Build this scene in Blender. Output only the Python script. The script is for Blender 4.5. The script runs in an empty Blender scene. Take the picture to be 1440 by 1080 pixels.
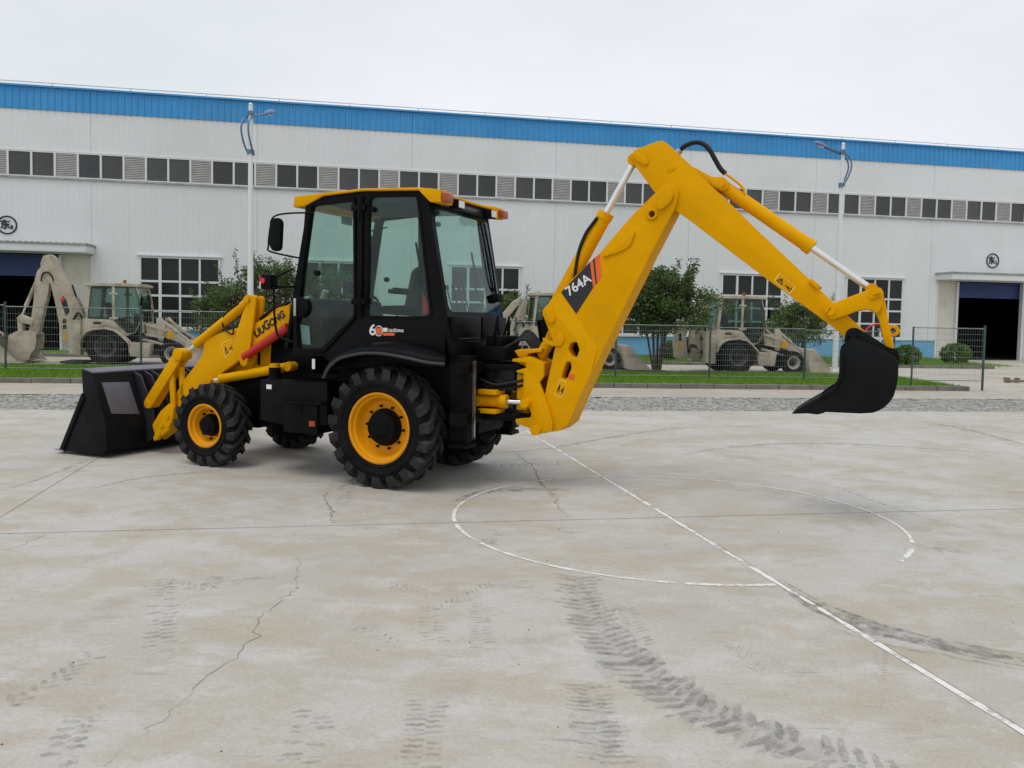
import bpy, bmesh, math, random
import numpy as np
from mathutils import Vector, Matrix
from mathutils.geometry import tessellate_polygon

# ------------------------------------------------------------------ camera, sky, sun, exposure
scene = bpy.context.scene
R = math.radians
cam_data = bpy.data.cameras.new('camera')
cam = bpy.data.objects.new('camera', cam_data)
scene.collection.objects.link(cam)
scene.camera = cam
cam_data.sensor_width = 36.0
cam_data.lens = 36.0 * 1123 / 1440
cam_data.shift_y = -37.0 / 1440
cam_data.clip_start = 0.05
cam_data.clip_end = 3000
PITCH, ROLL = 0.05, 0.018
_up = Vector((0, math.sin(PITCH), math.cos(PITCH)))
_fw = Vector((0, math.cos(PITCH), -math.sin(PITCH)))
_rt = Vector((1, 0, 0))
_r = math.cos(ROLL) * _rt + math.sin(ROLL) * _up
_u = -math.sin(ROLL) * _rt + math.cos(ROLL) * _up
m = Matrix((_r, _u, -_fw)).transposed().to_4x4()
m.translation = Vector((0, 0, 2.0))
cam.matrix_world = m

SUN_EL, SUN_AZ = 68, -150          # degrees; azimuth measured from +Y towards +X
world = bpy.data.worlds.new('World')
scene.world = world
world.use_nodes = True
nt = world.node_tree
nt.nodes.clear()
out = nt.nodes.new('ShaderNodeOutputWorld')
sky = nt.nodes.new('ShaderNodeTexSky')
sky.sky_type = 'NISHITA'
sky.sun_disc = False
sky.sun_elevation = R(SUN_EL)
sky.sun_rotation = R(SUN_AZ)
bg_sky = nt.nodes.new('ShaderNodeBackground')
bg_sky.inputs['Strength'].default_value = 0.1
nt.links.new(sky.outputs[0], bg_sky.inputs['Color'])
# closed cloud deck
tc = nt.nodes.new('ShaderNodeTexCoord')
mp = nt.nodes.new('ShaderNodeMapping')
mp.inputs['Scale'].default_value = (1.0, 1.0, 2.6)
nz = nt.nodes.new('ShaderNodeTexNoise')
nz.inputs['Scale'].default_value = 1.2
nz.inputs['Detail'].default_value = 7
nz.inputs['Roughness'].default_value = 0.55
ramp = nt.nodes.new('ShaderNodeValToRGB')
ramp.color_ramp.elements[0].position = 0.3
ramp.color_ramp.elements[0].color = (0.76, 0.80, 0.86, 1)
ramp.color_ramp.elements[1].position = 0.68
ramp.color_ramp.elements[1].color = (0.97, 0.985, 1.02, 1)
bg_cl = nt.nodes.new('ShaderNodeBackground')
bg_cl.inputs['Strength'].default_value = 0.97
mixw = nt.nodes.new('ShaderNodeMixShader')
mixw.inputs[0].default_value = 0.92
nt.links.new(tc.outputs['Generated'], mp.inputs[0])
nt.links.new(mp.outputs[0], nz.inputs['Vector'])
nt.links.new(nz.outputs['Fac'], ramp.inputs[0])
nt.links.new(ramp.outputs[0], bg_cl.inputs['Color'])
nt.links.new(bg_sky.outputs[0], mixw.inputs[1])
nt.links.new(bg_cl.outputs[0], mixw.inputs[2])
nt.links.new(mixw.outputs[0], out.inputs['Surface'])

sun_d = bpy.data.lights.new('sun', 'SUN')
sun_d.energy = 1.25
sun_d.angle = R(32)
sun_d.color = (1.0, 0.97, 0.92)
sun = bpy.data.objects.new('sun', sun_d)
scene.collection.objects.link(sun)
_d = Vector((math.sin(R(SUN_AZ)) * math.cos(R(SUN_EL)), math.cos(R(SUN_AZ)) * math.cos(R(SUN_EL)), math.sin(R(SUN_EL))))
sun.rotation_euler = _d.to_track_quat('Z', 'Y').to_euler()

vs = scene.view_settings
vs.view_transform = 'Standard'
vs.look = 'None'
vs.exposure = 0.0
vs.gamma = 1.0
vs.use_curve_mapping = False
scene.render.engine = 'CYCLES'
scene.cycles.max_bounces = 8
scene.cycles.transparent_max_bounces = 16
scene.cycles.use_denoising = True

rnd = random.Random(7)
COL = scene.collection

# ------------------------------------------------------------------ materials
def nodes_of(name):
    mt = bpy.data.materials.new(name)
    mt.use_nodes = True
    t = mt.node_tree
    b = t.nodes['Principled BSDF']
    return mt, t, b

def noise(t, scale, detail=4, rough=0.55, vec=None, dim='3D'):
    n = t.nodes.new('ShaderNodeTexNoise')
    n.inputs['Scale'].default_value = scale
    n.inputs['Detail'].default_value = detail
    n.inputs['Roughness'].default_value = rough
    if vec is not None:
        t.links.new(vec, n.inputs['Vector'])
    return n.outputs['Fac']

def objvec(t, scale=(1, 1, 1), rot=(0, 0, 0)):
    c = t.nodes.new('ShaderNodeTexCoord')
    mpn = t.nodes.new('ShaderNodeMapping')
    mpn.inputs['Scale'].default_value = scale
    mpn.inputs['Rotation'].default_value = rot
    t.links.new(c.outputs['Object'], mpn.inputs[0])
    return mpn.outputs[0]

def ramp_of(t, fac, stops, interp='LINEAR'):
    r = t.nodes.new('ShaderNodeValToRGB')
    r.color_ramp.interpolation = interp
    els = r.color_ramp.elements
    while len(els) < len(stops):
        els.new(0.5)
    for e, (p, c) in zip(els, stops):
        e.position = p
        e.color = (c, c, c, 1) if not hasattr(c, '__len__') else (*c, 1)
    t.links.new(fac, r.inputs[0])
    return r.outputs[0]

def mixc(t, fac, a, b, mode='MIX'):
    mx = t.nodes.new('ShaderNodeMix')
    mx.data_type = 'RGBA'
    mx.blend_type = mode
    for sock, v in ((mx.inputs[0], fac), (mx.inputs[6], a), (mx.inputs[7], b)):
        if hasattr(v, 'is_linked') or hasattr(v, 'links'):
            t.links.new(v, sock)
        elif hasattr(v, '__len__'):
            sock.default_value = (*v, 1)
        else:
            sock.default_value = v
    return mx.outputs[2]

def bump(t, b, fac, strength=0.2, dist=0.01):
    bn = t.nodes.new('ShaderNodeBump')
    bn.inputs['Strength'].default_value = strength
    bn.inputs['Distance'].default_value = dist
    t.links.new(fac, bn.inputs['Height'])
    t.links.new(bn.outputs[0], b.inputs['Normal'])

def mat(name, col, rough=0.5, metal=0.0, var=0.12, scale=6.0, dirt=None, dirt_amt=0.3, bmp=0.0, bscale=60, spec=0.5, coat=0.0):
    mt, t, b = nodes_of(name)
    v = objvec(t)
    n1 = noise(t, scale, 5, 0.6, v)
    lo = tuple(max(0, c * (1 - var)) for c in col)
    hi = tuple(min(1, c * (1 + var)) for c in col)
    c = ramp_of(t, n1, [(0.3, lo), (0.7, hi)])
    if dirt:
        n2 = noise(t, scale * 0.6, 8, 0.7, v)
        d = ramp_of(t, n2, [(0.48, 0.0), (0.72, dirt_amt)])
        c = mixc(t, d, c, dirt)
    t.links.new(c, b.inputs['Base Color'])
    rr = ramp_of(t, noise(t, scale * 1.7, 4, 0.6, v), [(0.3, max(0.03, rough - 0.08)), (0.7, min(1, rough + 0.1))])
    t.links.new(rr, b.inputs['Roughness'])
    b.inputs['Metallic'].default_value = metal
    b.inputs['Specular IOR Level'].default_value = spec
    b.inputs['Coat Weight'].default_value = coat
    b.inputs['Coat Roughness'].default_value = 0.12
    if bmp:
        bump(t, b, noise(t, bscale, 4, 0.6, v), bmp, 0.004)
    return mt

def glass_mat(name, tint, spec=0.12):
    mt = bpy.data.materials.new(name)
    mt.use_nodes = True
    t = mt.node_tree
    t.nodes.clear()
    o = t.nodes.new('ShaderNodeOutputMaterial')
    tr = t.nodes.new('ShaderNodeBsdfTransparent')
    tr.inputs[0].default_value = (*tint, 1)
    gl = t.nodes.new('ShaderNodeBsdfGlossy')
    gl.inputs['Roughness'].default_value = 0.03
    gl.inputs[0].default_value = (0.9, 0.95, 0.95, 1)
    lw = t.nodes.new('ShaderNodeLayerWeight')
    lw.inputs[0].default_value = 0.5
    fr = t.nodes.new('ShaderNodeMapRange')
    pw = t.nodes.new('ShaderNodeMath')
    pw.operation = 'POWER'
    pw.inputs[1].default_value = 5.0
    t.links.new(lw.outputs['Facing'], pw.inputs[0])
    t.links.new(pw.outputs[0], fr.inputs['Value'])
    fr.inputs['To Min'].default_value = 0.025
    fr.inputs['To Max'].default_value = 0.9
    mx = t.nodes.new('ShaderNodeMixShader')
    # dusty film on the pane
    v = objvec(t)
    ds = ramp_of(t, noise(t, 3.0, 6, 0.65, v), [(0.5, 0.0), (0.8, 0.04)])
    df = t.nodes.new('ShaderNodeBsdfDiffuse')
    df.inputs[0].default_value = (0.5, 0.5, 0.48, 1)
    mx2 = t.nodes.new('ShaderNodeMixShader')
    t.links.new(fr.outputs[0], mx.inputs[0])
    t.links.new(tr.outputs[0], mx.inputs[1])
    t.links.new(gl.outputs[0], mx.inputs[2])
    t.links.new(ds, mx2.inputs[0])
    t.links.new(mx.outputs[0], mx2.inputs[1])
    t.links.new(df.outputs[0], mx2.inputs[2])
    t.links.new(mx2.outputs[0], o.inputs[0])
    return mt

M = {}
M['yellow'] = mat('yellow_paint', (0.71, 0.338, 0.0006), 0.45, var=0.05, scale=2.5, dirt=(0.30, 0.15, 0.008), dirt_amt=0.16, bmp=0.05, bscale=40, spec=0.05)
M['rim'] = mat('orange_yellow_rim_paint', (0.72, 0.29, 0.002), 0.42, var=0.06, scale=3, dirt=(0.25, 0.12, 0.02), dirt_amt=0.25, spec=0.15)
M['black'] = mat('black_paint', (0.0035, 0.004, 0.0048), 0.38, var=0.25, scale=4, dirt=(0.012, 0.0115, 0.011), dirt_amt=0.3, bmp=0.03, bscale=50, spec=0.09)
M['satin'] = mat('satin_black_paint', (0.0035, 0.0038, 0.0042), 0.5, var=0.25, scale=4, dirt=(0.012, 0.0115, 0.011), dirt_amt=0.25, spec=0.08)
M['lip'] = mat('grey_black_edge', (0.02, 0.021, 0.026), 0.35, var=0.2, scale=3, spec=0.5)
M['gloss'] = mat('grey_edge_and_sky_sheen', (0.095, 0.095, 0.125), 0.4, var=0.2, scale=3, spec=0.6)  # pale grey of the bucket's top edge, and a painted sky reflection on its back
M['bucket'] = mat('black_bucket_steel', (0.006, 0.0066, 0.0075), 0.5, var=0.3, scale=3, dirt=(0.02, 0.0195, 0.019), dirt_amt=0.35, bmp=0.1, bscale=30, spec=0.1)
M['rubber'] = mat('tyre_rubber', (0.0065, 0.0065, 0.007), 0.8, var=0.3, scale=8, dirt=(0.03, 0.028, 0.025), dirt_amt=0.35, bmp=0.25, bscale=35, spec=0.1)
M['lug'] = mat('worn_tread_rubber', (0.014, 0.014, 0.0145), 0.66, var=0.4, scale=12, dirt=(0.06, 0.057, 0.052), dirt_amt=0.45, bmp=0.25, bscale=35, spec=0.3)
M['chrome'] = mat('chrome_rod', (0.78, 0.78, 0.78), 0.16, 1.0, var=0.04, scale=10)
M['steel'] = mat('bare_steel', (0.42, 0.42, 0.42), 0.35, 1.0, var=0.1, scale=10)
M['hose'] = mat('black_hose_rubber', (0.007, 0.007, 0.007), 0.55, var=0.2, spec=0.3)
M['red'] = mat('red_paint', (0.46, 0.012, 0.008), 0.35, var=0.08, scale=5)
M['orange'] = mat('orange_vinyl', (0.80, 0.11, 0.012), 0.45, var=0.05)
M['amber'] = mat('amber_lens', (0.33, 0.055, 0.008), 0.2, var=0.1)
M['redlens'] = mat('red_lens', (0.6, 0.02, 0.03), 0.2, var=0.1)
M['white'] = mat('white_vinyl', (0.72, 0.72, 0.70), 0.5, var=0.05)
M['decalblack'] = mat('black_vinyl', (0.012, 0.012, 0.016), 0.4, var=0.1)
M['decalyellow'] = mat('pale_yellow_vinyl', (0.86, 0.58, 0.12), 0.5, var=0.05)
M['seat'] = mat('seat_fabric', (0.016, 0.017, 0.02), 0.85, var=0.2, scale=20, bmp=0.2)
M['interior'] = mat('cab_interior_plastic', (0.012, 0.013, 0.015), 0.7, var=0.15, spec=0.15)
M['paper'] = mat('pale_paper', (0.30, 0.36, 0.40), 0.8, var=0.1)
M['lining'] = mat('cab_lining_grey', (0.10, 0.108, 0.125), 0.8, var=0.1)
M['grey'] = mat('grey_metal', (0.33, 0.34, 0.36), 0.4, 0.3, var=0.1)
M['glass'] = glass_mat('cab_glass', (0.79, 0.885, 0.855))
M['glass_tan'] = glass_mat('dusty_cab_glass', (0.62, 0.72, 0.68))
M['darkrim'] = mat('dark_dusty_rim', (0.05, 0.052, 0.045), 0.7, var=0.3)
M['rail'] = mat('galvanised_rail', (0.20, 0.23, 0.22), 0.5, 0.2, var=0.2)
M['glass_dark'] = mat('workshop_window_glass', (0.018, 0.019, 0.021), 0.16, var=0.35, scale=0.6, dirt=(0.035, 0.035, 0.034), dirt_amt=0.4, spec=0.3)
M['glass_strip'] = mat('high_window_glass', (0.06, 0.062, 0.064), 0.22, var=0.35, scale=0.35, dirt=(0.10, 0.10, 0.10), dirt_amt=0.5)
def vary(mt, lo, hi):
    """each pane of glass a little different"""
    t = mt.node_tree
    b = t.nodes['Principled BSDF']
    src = b.inputs['Base Color'].links[0].from_socket
    oi = t.nodes.new('ShaderNodeObjectInfo')
    g = ramp_of(t, oi.outputs['Random'], [(0.0, lo), (1.0, hi)])
    t.links.new(mixc(t, 1.0, src, g, 'MULTIPLY'), b.inputs['Base Color'])
    t.links.new(ramp_of(t, oi.outputs['Random'], [(0.0, 0.30), (0.5, 0.08), (1.0, 0.22)]), b.inputs['Roughness'])
vary(M['glass_dark'], 0.5, 1.0)
vary(M['glass_strip'], 0.45, 1.0)
M['tan'] = mat('sand_paint', (0.43, 0.385, 0.30), 0.65, var=0.12, scale=2.5, dirt=(0.11, 0.09, 0.062), dirt_amt=0.8, spec=0.2)
M['tanrim'] = mat('dusty_grey_rim', (0.33, 0.31, 0.27), 0.6, var=0.15)
M['tanrubber'] = mat('dusty_rubber', (0.01, 0.01, 0.0095), 0.85, var=0.4, scale=5, dirt=(0.04, 0.036, 0.03), dirt_amt=0.35, spec=0.2)
M['mud'] = mat('dusty_dark_metal', (0.022, 0.021, 0.019), 0.7, var=0.4, scale=6, spec=0.25)
M['sheet'] = mat('white_wall_sheet', (0.70, 0.72, 0.73), 0.55, var=0.035, scale=0.22, dirt=(0.47, 0.46, 0.43), dirt_amt=0.25, spec=0.3)
def streak(mt, col, amt):
    t = mt.node_tree
    b = t.nodes['Principled BSDF']
    src = b.inputs['Base Color'].links[0].from_socket
    n1 = ramp_of(t, noise(t, 1.0, 6, 0.7, objvec(t, (5.0, 5.0, 0.10))), [(0.52, 0.0), (0.72, amt)])
    t.links.new(mixc(t, n1, src, col), b.inputs['Base Color'])
streak(M['sheet'], (0.52, 0.51, 0.48), 0.2)
M['cream'] = mat('cream_door_panel', (0.62, 0.595, 0.53), 0.6, var=0.06, scale=0.6, dirt=(0.33, 0.24, 0.13), dirt_amt=0.4)
M['blue'] = mat('blue_sheet', (0.055, 0.295, 0.62), 0.5, var=0.10, scale=0.5, dirt=(0.09, 0.30, 0.55), dirt_amt=0.35, spec=0.3)
M['wains'] = mat('pale_blue_plinth', (0.15, 0.41, 0.66), 0.6, var=0.12, scale=0.7, dirt=(0.3, 0.36, 0.4), dirt_amt=0.35, spec=0.3)
M['shutter'] = mat('blue_roller_shutter', (0.010, 0.036, 0.15), 0.5, var=0.1, scale=1)
M['frame'] = mat('white_window_frame', (0.66, 0.67, 0.67), 0.5, var=0.05)
M['louvre'] = mat('grey_louvre', (0.42, 0.42, 0.40), 0.55, var=0.12, scale=2)
M['trim'] = mat('weathered_trim', (0.36, 0.36, 0.35), 0.6, var=0.2, scale=2, dirt=(0.12, 0.11, 0.1), dirt_amt=0.5)
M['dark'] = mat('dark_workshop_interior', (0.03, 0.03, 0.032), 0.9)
M['sign'] = mat('black_sign_paint', (0.012, 0.014, 0.018), 0.6)
M['pole'] = mat('white_pole_paint', (0.70, 0.71, 0.72), 0.45, var=0.05, scale=1.2)
M['lampblue'] = mat('blue_lamp_housing', (0.15, 0.20, 0.42), 0.3, var=0.15)
M['armblue'] = mat('blue_grey_lamp_arm', (0.09, 0.17, 0.27), 0.35, 0.3, var=0.2)
M['fence'] = mat('green_fence_coating', (0.035, 0.075, 0.065), 0.5, var=0.2)
M['wire'] = mat('fence_wire', (0.22, 0.25, 0.24), 0.5, 0.2, var=0.2)
M['kerb'] = mat('kerb_stone', (0.17, 0.155, 0.135), 0.85, var=0.25, scale=3, dirt=(0.10, 0.09, 0.075), dirt_amt=0.5, bmp=0.4, bscale=20)
M['bark'] = mat('bark', (0.07, 0.055, 0.042), 0.9, var=0.3, scale=12, bmp=0.6, bscale=25)
M['soil'] = mat('soil', (0.07, 0.055, 0.04), 0.95, var=0.3, scale=5, bmp=0.5, bscale=12)
M['crack'] = mat('dirt_in_cracks', (0.23, 0.21, 0.18), 0.95, var=0.3, scale=20)
M['rubble'] = mat('broken_brick', (0.20, 0.15, 0.11), 0.9, var=0.4, scale=8, bmp=0.5)

def leaf_mat(name, a, b_, c_):
    mt, t, b = nodes_of(name)
    v = objvec(t)
    n = noise(t, 1.3, 3, 0.6, v)
    n2 = noise(t, 14.0, 2, 0.6, v)
    c = ramp_of(t, n, [(0.3, a), (0.55, b_), (0.75, c_)])
    c = mixc(t, 0.55, c, ramp_of(t, n2, [(0.3, a), (0.7, c_)]))
    t.links.new(c, b.inputs['Base Color'])
    b.inputs['Roughness'].default_value = 0.5
    b.inputs['Specular IOR Level'].default_value = 0.35
    b.inputs['Transmission Weight'].default_value = 0.0
    # light coming through the leaf
    o = t.nodes['Material Output']
    tl = t.nodes.new('ShaderNodeBsdfTranslucent')
    t.links.new(c, tl.inputs[0])
    mx = t.nodes.new('ShaderNodeMixShader')
    mx.inputs[0].default_value = 0.25
    t.links.new(b.outputs[0], mx.inputs[1])
    t.links.new(tl.outputs[0], mx.inputs[2])
    t.links.new(mx.outputs[0], o.inputs[0])
    return mt
M['leaf'] = leaf_mat('dark_green_leaves', (0.028, 0.055, 0.014), (0.07, 0.12, 0.03), (0.17, 0.235, 0.07))
M['hedge'] = leaf_mat('clipped_shrub_leaves', (0.05, 0.10, 0.015), (0.09, 0.17, 0.03), (0.17, 0.25, 0.05))
M['grass'] = leaf_mat('grass_blades', (0.075, 0.19, 0.008), (0.14, 0.29, 0.014), (0.24, 0.38, 0.035))
M['lawn'] = mat('lawn_soil_green', (0.08, 0.17, 0.012), 0.95, var=0.35, scale=3, bmp=0.4)

def concrete_mat(name, tint=(1, 1, 1), scuffs=1.0):
    mt, t, b = nodes_of(name)
    v = objvec(t)
    big = noise(t, 0.35, 6, 0.6, v)
    mid = noise(t, 1.6, 8, 0.68, v)
    vs_ = objvec(t, (1.0, 1.7, 1), (0, 0, R(-6)))
    patch = noise(t, 1.05, 7, 0.62, vs_)
    fine = noise(t, 42, 6, 0.7, v)
    k = lambda c: tuple(q * s_ for q, s_ in zip(c, tint))
    base = ramp_of(t, big, [(0.32, k((0.40, 0.372, 0.325))), (0.50, k((0.455, 0.435, 0.395))), (0.68, k((0.50, 0.49, 0.465)))])
    pn = noise(t, 0.8, 9, 0.64, vs_)
    c = mixc(t, ramp_of(t, pn, [(0.505, 0.0), (0.545, 0.4), (0.66, 0.7)]), base, k((0.40, 0.355, 0.27)))
    c = mixc(t, ramp_of(t, noise(t, 1.7, 9, 0.68, vs_), [(0.53, 0.0), (0.63, 0.5)]), c, k((0.53, 0.52, 0.495)))
    c = mixc(t, ramp_of(t, mid, [(0.55, 0.0), (0.64, 0.32), (0.78, 0.6)]), c, k((0.335, 0.285, 0.215)))
    c = mixc(t, ramp_of(t, noise(t, 0.9, 8, 0.7, objvec(t, (1.3, 2.0, 1), (0, 0, 1.0))), [(0.60, 0.0), (0.65, 0.55)]), c, k((0.43, 0.35, 0.265)))
    # crisp-edged flakes and stains
    fl = noise(t, 1.5, 12, 0.70, objvec(t, (1.0, 1.5, 1), (0.3, 0, 0.4)))
    c = mixc(t, ramp_of(t, fl, [(0.56, 0.0), (0.572, 0.38)]), c, k((0.40, 0.355, 0.275)))
    c = mixc(t, ramp_of(t, fl, [(0.40, 0.36), (0.415, 0.0)]), c, k((0.53, 0.52, 0.50)))
    # short grey rubber scuffs drawn out sideways
    v2 = objvec(t, (0.8, 11.0, 1), (0, 0, R(-5)))
    s1 = ramp_of(t, noise(t, 2.6, 7, 0.66, v2), [(0.575, 0.0), (0.65, 0.5 * scuffs)])
    s2 = ramp_of(t, noise(t, 0.8, 5, 0.62, v), [(0.50, 0.0), (0.60, 1.0)])
    c = mixc(t, mixc(t, 1.0, s1, s2, 'MULTIPLY'), c, k((0.215, 0.215, 0.21)))
    # pitted specks
    vor = t.nodes.new('ShaderNodeTexVoronoi')
    vor.inputs['Scale'].default_value = 9
    t.links.new(v, vor.inputs['Vector'])
    c = mixc(t, ramp_of(t, vor.outputs['Distance'], [(0.014, 0.4), (0.03, 0.0)]), c, k((0.15, 0.125, 0.095)))
    c = mixc(t, 0.14, c, ramp_of(t, fine, [(0.35, 0.12), (0.65, 0.75)]), 'OVERLAY')
    t.links.new(c, b.inputs['Base Color'])
    t.links.new(ramp_of(t, mid, [(0.3, 0.62), (0.7, 0.9)]), b.inputs['Roughness'])
    b.inputs['Specular IOR Level'].default_value = 0.35
    bump(t, b, fine, 0.25, 0.004)
    return mt
M['concrete'] = concrete_mat('worn_yard_concrete')
M['apron'] = concrete_mat('apron_concrete', (0.92, 0.89, 0.85), 0.2)
M['roadc'] = concrete_mat('works_road_concrete', (0.98, 0.96, 0.92), 0.2)
M['cobble'] = mat('grey_setts', (0.36, 0.355, 0.33), 0.85, var=0.4, scale=4, dirt=(0.15, 0.14, 0.11), dirt_amt=0.5, bmp=0.4, bscale=30)
M['joint'] = mat('dirt_joint', (0.11, 0.10, 0.082), 0.95, var=0.3, scale=4)

def worn_mat(name, col, lo, hi, amt, scale=6.0, stretch=(1, 1, 1)):
    mt, t, b = nodes_of(name)
    v = objvec(t, stretch)
    b.inputs['Base Color'].default_value = (*col, 1)
    b.inputs['Roughness'].default_value = 0.85
    b.inputs['Specular IOR Level'].default_value = 0.2
    a = ramp_of(t, noise(t, scale, 8, 0.72, v), [(lo, 0.0), (hi, amt)])
    t.links.new(a, b.inputs['Alpha'])
    return mt
M['paintline'] = worn_mat('worn_white_line_paint', (0.74, 0.73, 0.70), 0.36, 0.50, 0.95, 5)
M['tyremark'] = worn_mat('black_rubber_tyre_mark', (0.15, 0.148, 0.145), 0.36, 0.68, 0.40, 18)
M['smear'] = worn_mat('soft_rubber_smear', (0.22, 0.217, 0.21), 0.36, 0.80, 0.27, 4)
M['scuff'] = worn_mat('faint_rubber_scuff', (0.17, 0.169, 0.167), 0.38, 0.68, 0.42, 9)

# ------------------------------------------------------------------ mesh helpers
class MB:
    def __init__(self):
        self.v = []
        self.f = []
    def add(self, vs_, fs):
        o = len(self.v)
        self.v += [tuple(p) for p in vs_]
        self.f += [tuple(i + o for i in q) for q in fs]
        return self
    def box(self, c, s, rot=None):
        hx, hy, hz = s[0] / 2, s[1] / 2, s[2] / 2
        P = [Vector((x, y, z)) for z in (-hz, hz) for y in (-hy, hy) for x in (-hx, hx)]
        if rot is not None:
            P = [rot @ p for p in P]
        P = [p + Vector(c) for p in P]
        return self.add(P, [(0, 2, 3, 1), (4, 5, 7, 6), (0, 1, 5, 4), (2, 6, 7, 3), (0, 4, 6, 2), (1, 3, 7, 5)])
    def bb(self, x0, x1, y0, y1, z0, z1):
        return self.box(((x0 + x1) / 2, (y0 + y1) / 2, (z0 + z1) / 2), (abs(x1 - x0), abs(y1 - y0), abs(z1 - z0)))
    def bar(self, p, q, w, h):
        p, q = Vector(p), Vector(q)
        d = q - p
        return self.box((p + q) / 2, (d.length, w, h), d.to_track_quat('X', 'Z').to_matrix())
    def prism(self, poly, a, b, fn=None, holes=()):
        """poly: outline in (x, z); extruded along y from a to b; fn maps (x, y, z) to a point."""
        fn = fn or (lambda x, y, z: (x, y, z))
        loops = [list(poly)] + [list(h) for h in holes]
        flat = [p for l in loops for p in l]
        n = len(flat)
        P = [fn(p[0], a, p[1]) for p in flat] + [fn(p[0], b, p[1]) for p in flat]
        F = []
        if holes:
            tri = tessellate_polygon([[Vector((p[0], p[1], 0)) for p in l] for l in loops])
            F += [tuple(t) for t in tri] + [tuple(i + n for i in reversed(t)) for t in tri]
        else:
            F += [tuple(range(n)), tuple(n + i for i in reversed(range(n)))]
        o = 0
        for l in loops:
            k = len(l)
            for i in range(k):
                j = (i + 1) % k
                F.append((o + i, o + j, n + o + j, n + o + i))
            o += k
        return self.add(P, F)
    def tube(self, pts, r, seg=8, caps=True):
        pts = [Vector(p) for p in pts]
        n = len(pts)
        rr = r if hasattr(r, '__len__') else [r] * n
        P = []
        up = Vector((0, 0, 1))
        last = None
        for i, p in enumerate(pts):
            d = (pts[min(i + 1, n - 1)] - pts[max(i - 1, 0)]).normalized()
            if last is None:
                ref = up if abs(d.dot(up)) < 0.9 else Vector((1, 0, 0))
                a = d.cross(ref).normalized()
            else:
                a = (last - d * last.dot(d)).normalized()
            last = a
            b_ = d.cross(a)
            for k in range(seg):
                w = 2 * math.pi * k / seg
                P.append(p + (a * math.cos(w) + b_ * math.sin(w)) * rr[i])
        F = [(i * seg + k, i * seg + (k + 1) % seg, (i + 1) * seg + (k + 1) % seg, (i + 1) * seg + k) for i in range(n - 1) for k in range(seg)]
        if caps:
            F += [tuple(reversed(range(seg))), tuple((n - 1) * seg + k for k in range(seg))]
        return self.add(P, F)
    def cyl(self, p, q, r, seg=16):
        return self.tube([p, q], r, seg)
    def lathe(self, prof, c=(0, 0, 0), seg=32, closed=False):
        """prof: (radius, y) pairs turned about the y axis through c."""
        n = len(prof)
        P = []
        for k in range(seg):
            w = 2 * math.pi * k / seg
            for r_, y in prof:
                P.append((c[0] + r_ * math.cos(w), c[1] + y, c[2] + r_ * math.sin(w)))
        F = []
        rng = range(n) if closed else range(n - 1)
        for k in range(seg):
            k2 = (k + 1) % seg
            for i in rng:
                j = (i + 1) % n
                F.append((k * n + i, k * n + j, k2 * n + j, k2 * n + i))
        return self.add(P, F)
    def build(self, name, material, parent=None, bev=0.0, smooth=35, seg=2):
        me = bpy.data.meshes.new(name)
        bm = bmesh.new()
        vv = [bm.verts.new(p) for p in self.v]
        for q in self.f:
            try:
                bm.faces.new([vv[i] for i in q])
            except ValueError:
                pass
        bmesh.ops.recalc_face_normals(bm, faces=bm.faces)
        if bev:
            ed = [e for e in bm.edges if len(e.link_faces) == 2 and e.calc_face_angle(0) > R(30)]
            bmesh.ops.bevel(bm, geom=ed, offset=bev, offset_type='OFFSET', segments=seg, profile=0.6, affect='EDGES', clamp_overlap=True)
        bm.to_mesh(me)
        bm.free()
        if smooth:
            me.polygons.foreach_set('use_smooth', [True] * len(me.polygons))
            me.set_sharp_from_angle(angle=R(smooth))
        return link(name, me, material, parent)

def link(name, me, material, parent=None):
    if material is not None:
        me.materials.clear()
        me.materials.append(M[material])
    o = bpy.data.objects.new(name, me)
    COL.objects.link(o)
    o.parent = parent
    return o

def empty(name, loc=(0, 0, 0), rz=0.0, parent=None):
    o = bpy.data.objects.new(name, None)
    o.empty_display_size = 0.2
    COL.objects.link(o)
    o.location = loc
    o.rotation_euler = (0, 0, rz)
    o.parent = parent
    return o

def tag(o, label=None, cat=None, group=None, kind=None):
    if label: o['label'] = label
    if cat: o['category'] = cat
    if group: o['group'] = group
    if kind: o['kind'] = kind
    return o

def copy_tree(o, parent=None):
    c = o.copy()
    COL.objects.link(c)
    c.parent = parent
    for ch in list(o.children):
        copy_tree(ch, c)
    return c

def rp(poly, r=0.04, n=4):
    """round the corners of an outline"""
    res = []
    k = len(poly)
    for i in range(k):
        p, a, b_ = Vector(poly[i]), Vector(poly[i - 1]), Vector(poly[(i + 1) % k])
        da, db = (a - p), (b_ - p)
        rr = min(r, da.length * 0.45, db.length * 0.45)
        s_, e = p + da.normalized() * rr, p + db.normalized() * rr
        for j in range(n + 1):
            t_ = j / n
            q = s_ * (1 - t_) ** 2 + p * 2 * t_ * (1 - t_) + e * t_ * t_
            res.append((q.x, q.y))
    return res

def spline(pts, n=8):
    P = [Vector(p) for p in pts]
    res = []
    for i in range(len(P) - 1):
        p0, p1, p2, p3 = P[max(i - 1, 0)], P[i], P[i + 1], P[min(i + 2, len(P) - 1)]
        for j in range(n):
            t_ = j / n
            res.append(0.5 * ((2 * p1) + (p2 - p0) * t_ + (2 * p0 - 5 * p1 + 4 * p2 - p3) * t_ * t_ + (3 * p1 - p0 - 3 * p2 + p3) * t_ ** 3))
    res.append(P[-1])
    return res

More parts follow.
